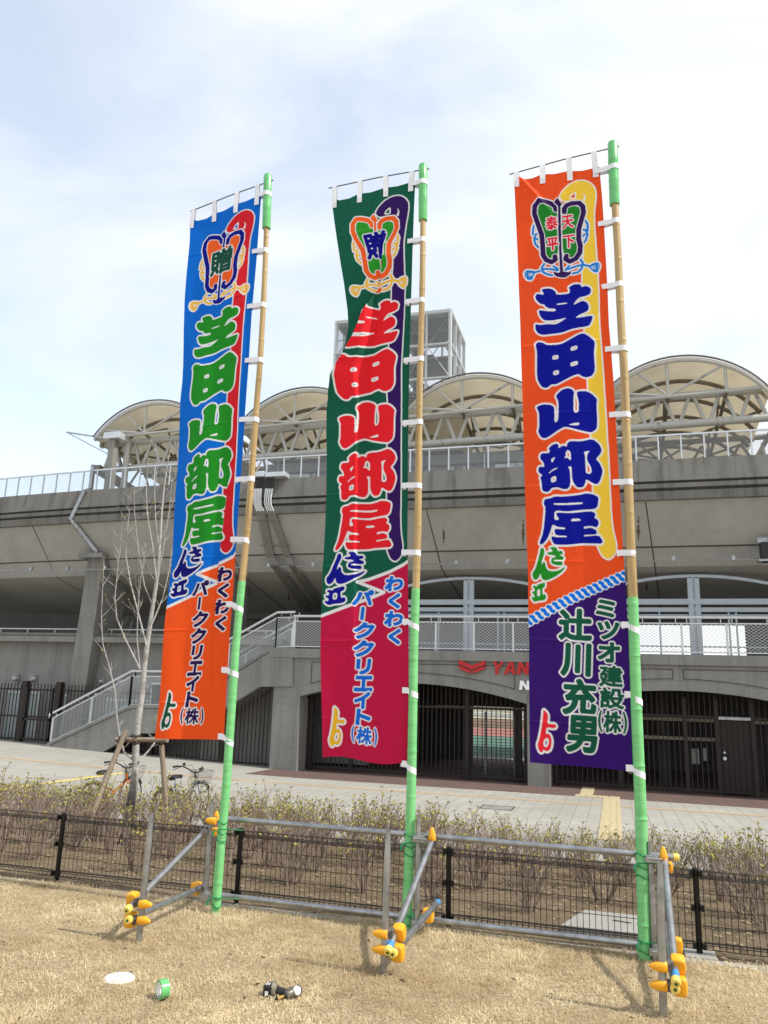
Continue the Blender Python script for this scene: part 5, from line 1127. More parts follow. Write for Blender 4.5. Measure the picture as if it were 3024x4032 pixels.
def draw(key, C):
    H = {'R': 5.62, 'M': 5.79, 'L': 5.64}[key]; cv = Canvas(C['bg']); OL = 6.0
    # lower field
    if key == 'R':
        mid = P2(ART['rope2']); low = np.concatenate([[(-40, mid[0][1]+16)], mid, [(GW+40, mid[-1][1]-16), (GW+40, GH+5), (-40, GH+5)]])
    else:
        mid = P2(ART['splitM'], 5.79); low = np.concatenate([[(-30, mid[0][1]+8)], mid[1:-1], [(GW+30, mid[-1][1]-8), (GW+30, GH+5), (-30, GH+5)]])
    R, m = cv.mask([low]); cv.paint(R, m, C['low'])
    if key != 'R':
        R, m = cv.stroke(low[:len(mid)], 6.5); cv.paint(R, m, WHITE)
    # hanging band
    b = [chaikin(P2(p)) for p in ART['band']]; R, m = cv.mask(b); cv.paint(R, m, C['band'], OL, WHITE)
    # ropes and tassels
    rp = [P2(p) for p in ART['rope']]
    for q in rp: R, m = cv.stroke(q, 5.0, 20); cv.paint(R, cv.grow(m, 6), WHITE)
    for t in ART['tassel']: R, m = cv.mask([chaikin(P2(t))]); cv.paint(R, m, C['rope'], 7, WHITE)
    for t in ART['tassel']:                      # pale threads and beads in the tassels
        q = P2(t); c = q.mean(0); s_ = 1 if c[0] > GW/2 else -1
        for k in range(3): y_ = c[1]+(k-1)*7; R, m = cv.stroke([(c[0]-14*s_, y_*.6+c[1]*.4), (c[0]+4*s_, y_)], 1.3); cv.paint(R, m, WHITE)
        for k in range(4): R, m = cv.stroke([(c[0]+15*s_, c[1]+(k-1.5)*9), (c[0]+15.5*s_, c[1]+(k-1.5)*9)], 1.8); cv.paint(R, m, WHITE)
    for q in rp: R, m = cv.stroke(q, 5.0, 20); cv.paint(R, m, C['rope'])
    # fan crest
    fr = [P2(ART['frameL']), P2(ART['frameR'])]; rw = [10]+[9, 8, 10, 12, 12, 12, 12, 12, 12, 12, 12, 12, 9]+[9]
    for k, nm in ((0, 'lobeL'), (1, 'lobeR')): R, m = cv.mask([chaikin(P2(ART[nm][0]))]); cv.paint(R, m, C['lobe'], 5, WHITE)
    for q, nm in zip(fr, ('lobeL', 'lobeR')):
        R, m = cv.stroke(q, [11.5]*len(q), 20); cv.paint(R, cv.grow(m, 5), WHITE)
    for nm in ('lobeL', 'lobeR'): R, m = cv.mask([chaikin(P2(ART[nm][0]))]); inner = m & ~cv.grow(~m, 2.5); cv.paint(R, inner, C['lobe'])
    for q in fr: R, m = cv.stroke(q, [11]*len(q), 20); cv.paint(R, cv.grow(m, 3.5), WHITE)
    for q in fr: R, m = cv.stroke(q, [11]*len(q), 20); cv.paint(R, m, C['frame'])
    R, m = cv.mask([P2(ART['bar'][0])]); cv.paint(R, m, C['frame'], 4, WHITE)
    if key == 'R':
        for ch, u, v in (('天', .594, .557), ('下', .597, .775), ('泰', .412, .545), ('平', .412, .775)): put_char(cv, ch, u, v, .105, .135, C['chars'], 2.6, 4, H)
    else: put_char(cv, '贈', .492, .645, .25, .285, C['zo'], 5.0, 5, H)
    # the five great characters
    def wide(nm, p): return p if key == 'R' else [(.036+(a-.038)*1.7, b) for a, b in p] if nm == 'e' else [(.045+(a-.045)*1.28, b) for a, b in p]
    for nm in ('shiba', 'ta', 'yama', 'bu', 'ya'):
        R, m = cv.mask([chaikin(P2(p)) for p in ART[nm]]); cv.paint(R, m, C['big'], 8, WHITE)
    for nm in ('n', 'sa', 'e'):
        R, m = cv.mask([chaikin(P2(wide(nm, p))) for p in ART[nm]]); cv.paint(R, m, C['san'], 7.5, WHITE)
    for nm in ('n', 'sa', 'e'):
        R, m = cv.mask([chaikin(P2(wide(nm, p))) for p in ART[nm]]); cv.paint(R, m, C['san'])
    if key == 'R':                               # twisted cord across the banner
        mid = P2(ART['rope2']); R, m = cv.stroke(np.concatenate([[mid[0]-[30, -20]], mid, [mid[-1]+[30, -16]]]), 19, 24); cv.paint(R, m, WHITE)
        t = np.linspace(-.03, 1.03, 19); xs = mid[0][0]+(mid[-1][0]-mid[0][0])*t; ys = np.interp(xs, mid[:, 0], mid[:, 1])
        for i in range(18):
            x_, y_ = (xs[i]+xs[i+1])/2, (ys[i]+ys[i+1])/2
            R, m = cv.stroke([(x_-11, y_-9), (x_-3, y_-7), (x_+3, y_+5), (x_+11, y_+9)], 7.2, 20); cv.paint(R, cv.grow(m, 3), WHITE); cv.paint(R, m, C['rope2'])
        for i, (ch, w, h) in enumerate((('辻', .255, .25), ('川', .225, .255), ('充', .25, .275), ('男', .225, .28), ('ミ', .145, .135), ('ツ', .165, .14), ('オ', .165, .155), ('建', .18, .165), ('設', .185, .16), ('株', .135, .165))):
            u, v = ART['txtR'][i]; big = i < 4
            put_char(cv, ch, u, v, w, h, C['txt'], 6.4 if big else 4.4 if i < 7 else 3.0, 6 if big else 5.0, H, .06)
        u, v = ART['txtR'][9]
        for s_, ch in ((-1, '('), (1, ')')): put_char(cv, ch, u+s_*.118, v, .026, .17, C['txt'], 2.3, 4.2, H)
    else:
        ks = H/5.79
        for i, (ch, w, h) in enumerate((('わ', .16, .125), ('く', .10, .125), ('わ', .16, .125), ('く', .10, .125), ('パ', .165, .13), ('|', .012, .105), ('ク', .165, .135), ('ク', .165, .135), ('リ', .115, .125), ('エ', .155, .125), ('イ', .13, .135), ('ト', .125, .13), ('株', .145, .14))):
            u, v = ART['txtM'][i]; put_char(cv, ch, u, v*ks, w, h, C['txt'], 4.4 if ch not in '株|' else (2.6 if ch == '株' else 4.5), 5.0, H, .10)
        u, v = ART['txtM'][12]
        for s_, ch in ((-1, '('), (1, ')')): put_char(cv, ch, u+s_*.135, v*ks, .024, .145, C['txt'], 2.2, 4.0, H)
    R, m = cv.mask([chaikin(P2(p, 5.62)) for p in ART['yori']]); cv.paint(R, m, C['yori'], 8, WHITE)
    # seams along the hem
    return cv.a.reshape(NV, SS, NU, SS, 3).mean((1, 3))
NAVY = sc(6, 8, 128, 1.2)
PAL = {
 'L': dict(bg=sc(0, 102, 204, 1.12), low=sc(238, 82, 28, 1.15), band=sc(200, 28, 40, 1.2), rope=sc(250, 190, 66), lobe=sc(236, 95, 34, 1.1), frame=NAVY, zo=sc(18, 72, 58, 1.2), big=sc(28, 130, 32, 1.25), san=sc(10, 8, 105, 1.3), txt=sc(40, 14, 78, 1.2), yori=sc(18, 75, 55, 1.2)),
 'M': dict(bg=sc(12, 84, 64, 1.2), low=sc(178, 18, 62, 1.25), band=sc(46, 16, 88, 1.2), rope=sc(250, 192, 66), lobe=sc(40, 142, 38, 1.2), frame=sc(236, 95, 34, 1.1), zo=NAVY, big=sc(218, 28, 40, 1.2), san=sc(8, 8, 132, 1.3), txt=sc(10, 100, 205, 1.2), yori=sc(252, 184, 40, 1.05)),
 'R': dict(bg=sc(228, 78, 30, 1.15), low=sc(48, 14, 100, 1.25), band=(.96, .64, .055), rope=sc(20, 118, 205, 1.2), lobe=sc(30, 122, 38, 1.2), frame=sc(46, 18, 82, 1.2), chars=sc(215, 30, 58, 1.2), big=sc(0, 10, 138, 1.3), san=sc(30, 135, 34, 1.2), rope2=sc(0, 108, 215, 1.25), txt=sc(16, 82, 62, 1.2), yori=sc(225, 38, 52, 1.2)),
}
EDG = {"R":{"L":[[-0.789,7.033],[-0.769,6.408],[-0.755,5.809],[-0.744,5.42],[-0.735,4.84],[-0.725,4.228],[-0.715,3.682],[-0.705,3.308],[-0.697,3.037],[-0.7,2.643],[-0.693,2.444],[-0.697,2.119],[-0.7,1.412]],"R":[[0.038,7.015],[0.054,6.682],[0.062,6.333],[0.072,5.669],[0.072,5.33],[0.084,5.061],[0.094,4.769],[0.098,4.449],[0.106,3.879],[0.113,3.544],[0.119,3.188],[0.128,2.934],[0.134,2.445],[0.139,1.962],[0.128,1.381]]},"M":{"L":[[-2.749,7.117],[-2.701,6.833],[-2.626,6.419],[-2.57,6.105],[-2.526,5.805],[-2.513,5.629],[-2.534,5.471],[-2.571,5.362],[-2.594,5.272],[-2.634,5.176],[-2.665,5.01],[-2.694,4.878],[-2.698,4.722],[-2.688,4.458],[-2.672,4.242],[-2.654,3.816],[-2.655,3.505],[-2.658,3.199],[-2.662,3.11],[-2.652,2.712],[-2.638,2.324],[-2.602,1.761],[-2.579,1.347]],"R":[[-1.819,7.183],[-1.826,6.87],[-1.83,6.444],[-1.835,5.929],[-1.839,5.489],[-1.839,5.156],[-1.837,4.721],[-1.83,4.089],[-1.823,3.683],[-1.817,3.283],[-1.807,3.098],[-1.789,2.525],[-1.775,1.972],[-1.772,1.35]]},"L":{"L":[[-4.373,7.03],[-4.358,6.74],[-4.361,6.401],[-4.357,6.071],[-4.339,5.688],[-4.305,5.276],[-4.297,5.099],[-4.302,4.871],[-4.279,4.363],[-4.253,3.772],[-4.229,3.243],[-4.221,2.72],[-4.218,2.359],[-4.21,1.791],[-4.218,1.453]],"R":[[-3.52,7.203],[-3.519,6.894],[-3.52,6.398],[-3.531,5.81],[-3.524,5.247],[-3.525,4.712],[-3.521,4.318],[-3.523,3.841],[-3.524,3.318],[-3.519,2.87],[-3.522,2.431],[-3.515,1.984],[-3.502,1.472]]}}
TABS = {'L': [769, 992, 1209, 1424, 1657, 1894, 2131, 2387, 2647, 2910], 'M': [725, 951, 1190, 1422, 1670, 1918, 2183, 2457, 2728, 3018], 'R': [672, 882, 1131, 1379, 1639, 1906, 2186, 2470, 2745, 3036]}
POLE = {
 'L': dict(px=[(1055, 690), (1049, 903), (1036, 1192), (1024, 1450), (1014, 1563), (994, 1834), (972, 2087), (949, 2331), (932, 2512), (918, 2729), (904, 2910), (888, 3122), (868, 3323), (849, 3594)], y=6.79, r0=.0385, r1=.026, rs=.046, sleeve=900, tape=2289),
 'M': dict(px=[(1666, 650), (1665, 868), (1661, 1142), (1657, 1400), (1653, 1544), (1649, 1788), (1643, 2114), (1637, 2313), (1631, 2557), (1627, 2801), (1621, 3025), (1614, 3231), (1603, 3593), (1600, 3680)], y=6.93, r0=.041, r1=.027, rs=.046, sleeve=869, tape=2317),
 'R': dict(px=[(2412, 562), (2420, 806), (2431, 990), (2440, 1171), (2449, 1320), (2459, 1431), (2466, 1657), (2474, 1928), (2481, 2154), (2489, 2279), (2495, 2451), (2504, 2665), (2512, 2923), (2519, 3095), (2524, 3269), (2531, 3564), (2540, 3775)], y=6.92, r0=.046, r1=.032, rs=.048, sleeve=807, tape=2352)}
def band_fold(key, U, V):
    """squeezed strip of cloth: returns centre and half width of the part turned edge-on, as functions of v (0..1)"""
    if key == 'M':
        vv = np.array([0, .09, .115, .19, .25, .30, .355, .41, 1]); uc = np.array([.60, .60, .60, .52, .27, .17, .06, .02, .02]); hw = np.array([0, 0, .05, .075, .085, .085, .075, .0, 0])
    elif key == 'L':
        vv = np.array([0, .45, .62, .70, .78, .86, .95, 1]); uc = np.array([.84, .84, .78, .735, .73, .735, .76, .76]); hw = np.array([0, 0, .012, .024, .026, .018, 0, 0])
    else: return None
    return np.interp(V, vv, uc), np.interp(V, vv, hw)
INFO = {'L': ('blue and orange banner with green characters, hanging from the leftmost pole', 'left'), 'M': ('dark green and crimson banner with red characters, hanging from the middle pole', 'mid'), 'R': ('orange and purple banner with navy characters, hanging from the rightmost pole', 'right')}
POLEL = {'L': 'bamboo pole with green taped foot holding the blue banner', 'M': 'bamboo pole with green taped foot holding the dark green banner', 'R': 'bamboo pole with green taped foot holding the orange banner'}
for key in 'LMR':
    Q = POLE[key]; yP = Q['y']; pts = [aty(*p, yP) for p in Q['px']][::-1]; pts[0] = pts[0]*1.0; base = pts[0].copy(); base[2] = min(base[2], .0)
    pz_ = np.array([p[2] for p in pts]); pxs = np.array([p[0] for p in pts]); X = lambda z: float(np.interp(z, pz_, pxs))
    ztop = pts[-1][2]; rad = lambda z: Q['r0']+(Q['r1']-Q['r0'])*max(0, min(1, z/ztop))
    zs = zat(Q['sleeve'], X(6.8), yP); zt_ = zat(Q['tape'], X(3), yP)
    PT = thing('bamboo_pole', POLEL[key], 'pole', (X(0), yP, 0.0), 'banner poles tied to the pipe frame')
    rs = random.Random(ord(key)); c = MB(); ring = []; z = -.15; P = []; Rr = []
    nodes = []; zz = .25
    while zz < ztop: nodes.append(zz); zz += rs.uniform(.36, .45)
    zl = sorted(set([-.15, ztop-.02]+[n+d for n in nodes for d in (-.035, -.012, 0, .012, .035) if n+d < ztop-.03]))
    for z in zl:
        dn = min(abs(z-n) for n in nodes); P.append((X(z)+.004*sin(z*2.3), yP, z)); Rr.append(rad(z)*(1.09 if dn < .004 else .985 if dn < .02 else 1.0))
    k0 = next(i for i, z in enumerate(zl) if z > zt_)
    c.tube(P[max(0, k0-1):], Rr[max(0, k0-1):], 16); c.build('cane', M['bamboo'], PT, smooth=True)
    t = MB(); q = [(a, b) for a, b in zip(P, Rr) if a[2] < zt_]; q.append(((X(zt_), yP, zt_), rad(zt_)))
    t.tube([a for a, b in q], [b*1.035+.0015 for a, b in q], 18); t.build('tape_wrap', M['green'], PT, smooth=True)
    s = MB(); n1 = zs+(ztop-zs)*.38; n2 = zs+(ztop-zs)*.70; SZ = [zs, zs+.008, n1-.02, n1, n1+.02, n2-.015, n2, n2+.015, ztop-.012, ztop]
    SR = [Q['rs']*.97, Q['rs'], Q['rs'], Q['rs']*1.05, Q['rs'], Q['rs'], Q['rs']*1.04, Q['rs'], Q['rs'], Q['rs']*.9]
    s.tube([(X(z), yP, z) for z in SZ], SR, 18); s.build('top_sleeve', M['greengloss'], PT, smooth=True)
    # string lashings where the pole meets the rails
    l = MB()
    for zc in (.06, .13, .60, .67, .76):
        l = MB()
        r = rad(zc)*1.05+.006; l.tube([(X(zc)+r*cos(a), yP+r*sin(a), zc+.012*sin(2*a)) for a in np.linspace(0, 2*pi, 17)], .005, 5)
        l.build('string_lashing', M['greentie'] if 'greentie' in M else M.setdefault('greentie', simple('dark green string', (.02, .22, .09), .5)), PT, smooth=True)
    for zc in (.13, .70):
        l = MB(); l.tube([(X(zc)-.03, yP-.045, zc), (X(zc)+.10, yP-.05, zc+.01), (X(zc)+.20, yP+.02, zc)], .0045, 5); l.tube([(X(zc)-.035, yP-.05, zc), (X(zc)-.06, yP-.06, zc-.03), (X(zc)-.05, yP-.06, zc-.06)], .009, 5)
        l.build('string_tie', M['greentie'], PT, smooth=True)
    # ---- banner
    col = draw(key, PAL[key]); e = EDG[key]; L_ = np.array(e['L'])[::-1]; Rg = np.array(e['R'])[::-1]
    zLt, zLb, zRt, zRb = L_[-1][1], L_[0][1], Rg[-1][1], Rg[0][1]
    U, V = np.meshgrid(np.linspace(0, 1, NU), np.linspace(0, 1, NV))
    zl_ = zLt+(zLb-zLt)*V; zr_ = zRt+(zRb-zRt)*V
    xl_ = np.interp(zl_, L_[:, 1], L_[:, 0]); xr_ = np.interp(zr_, Rg[:, 1], Rg[:, 0])
    Sm = U.copy(); dep = np.zeros_like(U); bf = band_fold(key, U, V)
    if bf is not None:
        uc, hw = bf; den = np.clip((U-(uc-hw))/(2*hw+1e-6), 0, 1)          # 0 left of the fold .. 1 right of it
        hid = 2*hw*.92; Sm = (U-hid*den)/(1-hid)
        step = 2*hw*WID*.9; dist = np.abs(U-uc)
        side = (den-.5)*2
        dep += -side*step*.5*np.exp(-np.clip(dist-hw, 0, 1)/.22)*(hw > 0)
    if key == 'M':                              # crease lines: the strip between them faces the sun
        w_ = np.interp(V, [0, .14, .2, .62, .85, 1], [0, 0, 1, 1, .35, .2]); a0 = np.interp(V, [0, .2, .5, 1], [.50, .42, .36, .40]); a1 = a0+.155
        pr = np.where(U < a0, -.05*(a0-U)*0-(U-a0)*.06, np.where(U < a1, (U-a0)*.95, (a1-a0)*.95-(U-a1)*.16)); dep += w_*WID*pr*.8
        dep += .035*np.sin(U*5.2+.6)*np.clip((V-.80)/.2, 0, 1)
    if key == 'R':
        dep += .02*np.sin(U*4.0+V*5)*np.clip(V*3, 0, 1)+.012*np.sin(U*9+V*14)*np.clip((V-.75)/.25, 0, 1)+.045*np.clip((V-.93)/.07, 0, 1)*np.sin(U*2.6)
        ridge = np.clip(1-np.abs((U-.08)-V*4.2)/.05, 0, 1)*np.clip(1-V/.10, 0, 1); dep += -.035*ridge
    if key == 'L':
        dep += .016*np.sin(U*5.0+V*4)+.014*np.sin(U*8-V*9)*np.clip((V-.1)/.2, 0, 1)+.03*np.clip((V-.55)/.2, 0, 1)*np.clip((U-.5)/.3, 0, 1)
    rng = np.random.RandomState(ord(key))
    for k in range(7):
        f1, f2, ph = rng.uniform(2, 9), rng.uniform(2, 16), rng.uniform(0, 6); dep += .0026*np.sin(U*f1+V*f2*2+ph)
    for vh in np.linspace(.08, .94, 8): dep += -.004*np.exp(-((V-vh)/.0016)**2)      # storage creases across
    dep *= np.clip((1-U)/.06, .15, 1)                  # held at the pole side
    Zc = zl_+(zr_-zl_)*Sm
    sag = -.035*np.exp(-V/.03)*np.interp(U, [0, .03, .10, .22, .33, .48, .63, .8, .97, 1], [0, .0, .9, 1.0, .15, .55, .05, .45, 0, 0]); Zc = Zc+sag
    if key == 'M': Zc = Zc+np.clip((V-.9)/.1, 0, 1)*.02*np.sin(U*6.3+.3)
    Xc = xl_+(xr_-xl_)*Sm; Yc = yP+.005+dep-.0
    vv = np.stack([Xc, Yc, Zc], -1).reshape(-1, 3)
    BN = thing('nobori_banner', INFO[key][0], 'banner', (float(xr_.mean()), yP, float(zRt)), 'tall cloth banners on the bamboo poles')
    me = bpy.data.meshes.new('cloth'); nV = NU*NV; me.vertices.add(nV); me.vertices.foreach_set('co', (vv-np.array(BN.location)).ravel())
    i = (np.arange(NV-1)[:, None]*NU+np.arange(NU-1)[None]).reshape(-1); fc = np.stack([i, i+NU, i+NU+1, i+1], 1); nf = len(fc)
    me.loops.add(nf*4); me.polygons.add(nf); me.loops.foreach_set('vertex_index', fc.ravel()); me.polygons.foreach_set('loop_start', np.arange(nf)*4); me.polygons.foreach_set('loop_total', np.full(nf, 4))
    me.polygons.foreach_set('use_smooth', np.ones(nf, bool)); me.update(calc_edges=True)
    at_ = me.attributes.new('print', 'FLOAT_COLOR', 'POINT'); rgba = np.ones((nV, 4), np.float32); rgba[:, :3] = col.reshape(-1, 3); at_.data.foreach_set('color', rgba.ravel())
    me.materials.append(M['cloth']); ob = bpy.data.objects.new('cloth', me); COL.objects.link(ob); ob.parent = BN
    # top rod and loops
    rodL = {'L': (749, 833), 'M': (1294, 741), 'R': (2006, 687)}[key]; rodR = {'L': (1076, 709), 'M': (1690, 664), 'R': (2438, 576)}[key]
    a = aty(*rodL, yP); b = aty(*rodR, yP); r = MB(); r.tube([a, (a+b)/2+np.array([0, 0, .012]), b], .0065, 7); r.build('top_rod', M['darksteel'], PT, smooth=True)
    def tabmesh(path, hgt):
        m_ = MB(); n = len(path)
        m_.add([(x, y, z-hgt/2) for x, y, z in path]+[(x, y, z+hgt/2) for x, y, z in path], [(i, i+1, i+1+n, i+n) for i in range(n-1)]); return m_
    for u in (.03, .34, .66, .955):
        j = int(u*(NU-1)); c = vv.reshape(NV, NU, 3)[min(NV-1, 18), j]; tpos = (c[0]-a[0])/(b[0]-a[0]); rz = a[2]+(b[2]-a[2])*tpos+.012*(1-abs(2*tpos-1)); w_ = .027; tw = rs.uniform(-.012, .012)
        m_ = MB(); zz = [c[2]-.03, c[2]+.03, rz+.004]; xo = [0, 0, tw]
        for dy in (-.014, .012):
            m_.add([(c[0]+xo[0]-w_, c[1]+dy*.7, zz[0]), (c[0]+xo[0]+w_, c[1]+dy*.7, zz[0]), (c[0]+w_, c[1]+dy, zz[1]), (c[0]-w_, c[1]+dy, zz[1]), (c[0]+tw+w_, yP+dy*.6, zz[2]), (c[0]+tw-w_, yP+dy*.6, zz[2])], [(0, 1, 2, 3), (3, 2, 4, 5)])
        m_.build('top_loop', M['white'], BN)
    for i_, py in enumerate(TABS[key]):
        z = zat(py, X(3), yP); xe = float(np.interp(z, Rg[:, 1], Rg[:, 0])); r = (Q['rs'] if z > zs else rad(z))+.004; xp = X(z)
        dr = rs.uniform(.0, .025)+(.045 if i_ >= 7 else 0) - (.02 if key == 'R' and i_ < 3 else 0)
        z_c = z+.02
        path = [(xe-.055, yP-.012, z_c+.0), (xe-.0, yP-.016, z_c)]
        for t in np.linspace(.5*pi, -.62*pi, 9): pass
        xs_ = [xp+r*cos(t) for t in np.linspace(pi*1.22, pi*2.0, 7)]; ys_ = [yP+r*sin(t) for t in np.linspace(pi*1.22, pi*2.0, 7)]
        for q1, q2, f_ in zip(xs_, ys_, np.linspace(.35, 1, 7)): path.append((q1, q2, z_c-dr*f_))
        for t in np.linspace(0, pi*.75, 5): path.append((xp+r*cos(t), yP+r*sin(t), z_c-dr))
        path.append((xe, yP+.02, z_c-.01)); path.append((xe-.05, yP+.016, z_c-.005))
        tabmesh(path, .052).build('side_loop', M['white'], BN, smooth=True)

# ------------------------------------------------------------------ pipe frame that carries the poles
SF = thing('pipe_frame', 'galvanised steel pipe frame with orange clamp covers standing on the lawn', 'scaffold frame', (-1.6, 6.5, 0.0))
PR = .0243
def pipe(name, a, b, mat=None, pin=False):
    m_ = MB()
    if pin:
        a_, b_ = np.array(a, float), np.array(b, float); d = (b_-a_)/np.linalg.norm(b_-a_)
        m_.tube([a_, b_-d*.17, b_-d*.15, b_-d*.006, b_-d*.004, b_], [PR, PR, PR*.93, PR*.72, PR*.86, PR*.86], 16)
    else: m_.tube([a, b], PR, 16)
    return m_.build(name, mat or M['galv'], SF, smooth=True)
def cover(par, at, ax, pt, L=.11, w=.060, h=.066, blunt=False):
    """orange plastic cover: lofted from the clamp side to a rounded nose; ax = loft direction, pt = up direction"""
    ax = np.array(ax, float); ax /= np.linalg.norm(ax); up = np.array(pt, float); up -= ax*(ax@up); up /= np.linalg.norm(up); sd = np.cross(ax, up); at = np.array(at, float)
    st = [(-.45, .86), (-.42, .97), (-.3, 1.0), (.05, 1.0), (.36, .95), (.45, .84), (.47, .7)] if blunt else [(-.47, .92), (-.44, 1.0), (-.2, .98), (0, .88), (.2, .70), (.38, .48), (.48, .30), (.5, .2)]
    n = 16; vs = []
    for t, s in st:
        for j in range(n):
            a = 2*pi*j/n; c_, s_ = cos(a), sin(a); k = (abs(c_)**5+abs(s_)**5)**(-1/5) if blunt else (abs(c_)**3+abs(s_)**3)**(-1/3)
            vs.append(at+ax*L*t+sd*c_*k*w/2*s+up*s_*k*h/2*s)
    fs = [(i*n+j, i*n+(j+1) % n, (i+1)*n+(j+1) % n, (i+1)*n+j) for i in range(len(st)-1) for j in range(n)]+[tuple(range(n))[::-1], tuple((len(st)-1)*n+j for j in range(n))]
    m_ = MB(); m_.add(vs, fs); return m_.build('clamp_cover', M['orange'], par, smooth=True)
def clamp(at, ax1, up1, ax2, up2, off1, off2, kind=0):
    at = np.array(at, float); m_ = MB(); m_.bar(at+np.array([-.03, 0, 0]), at+np.array([.03, 0, 0]), .06, .06); m_.tube([at+np.array([0, -.05, .02]), at+np.array([0, .03, .02])], .011, 8); c = m_.build('clamp', M['darksteel'], SF, bevel=.006)
    if ax1 is not None: cover(c, at+np.array(off1), ax1, up1)
    if ax2 is not None: cover(c, at+np.array(off2), ax2, up2, .078, .09, .112, True)
    return c
def endcap(p, d):
    p = np.array(p, float); d = np.array(d, float); d /= np.linalg.norm(d); m_ = MB()
    m_.tube([p-d*.035, p-d*.004, p+d*.006, p+d*.008], [PR*1.22, PR*1.24, PR*1.05, PR*.4], 16); c = m_.build('pipe_cap', M['yellowcap'], SF, smooth=True)
    m_ = MB(); m_.tube([p+d*.006, p+d*.0105], PR*.42, 12); m_.build('plug', M['greendot'], c)
ry = 7.01
a = aty(872, 3222, ry); b = aty(2671, 3376, ry); pipe('top_rail', a, b); endcap(b, b-a)
a2 = aty(850, 3523, ry); b2 = aty(2545, 3722, ry); b2[0] = b[0]-.02; pipe('bottom_rail', a2, b2)
RZ1 = float((a[2]+b[2])/2); RZ2 = float((a2[2]+b2[2])/2)
CLB = {'L': ((524, 3543), (515, 3621)), 'M': ((1572, 3673), (1567, 3752)), 'R': ((2670, 3799), (2677, 3883))}
CLC = {'L': ((574, 3561), (568, 3625)), 'M': ((1497, 3676), (1494, 3738)), 'R': ((2592, 3805), (2592, 3879))}
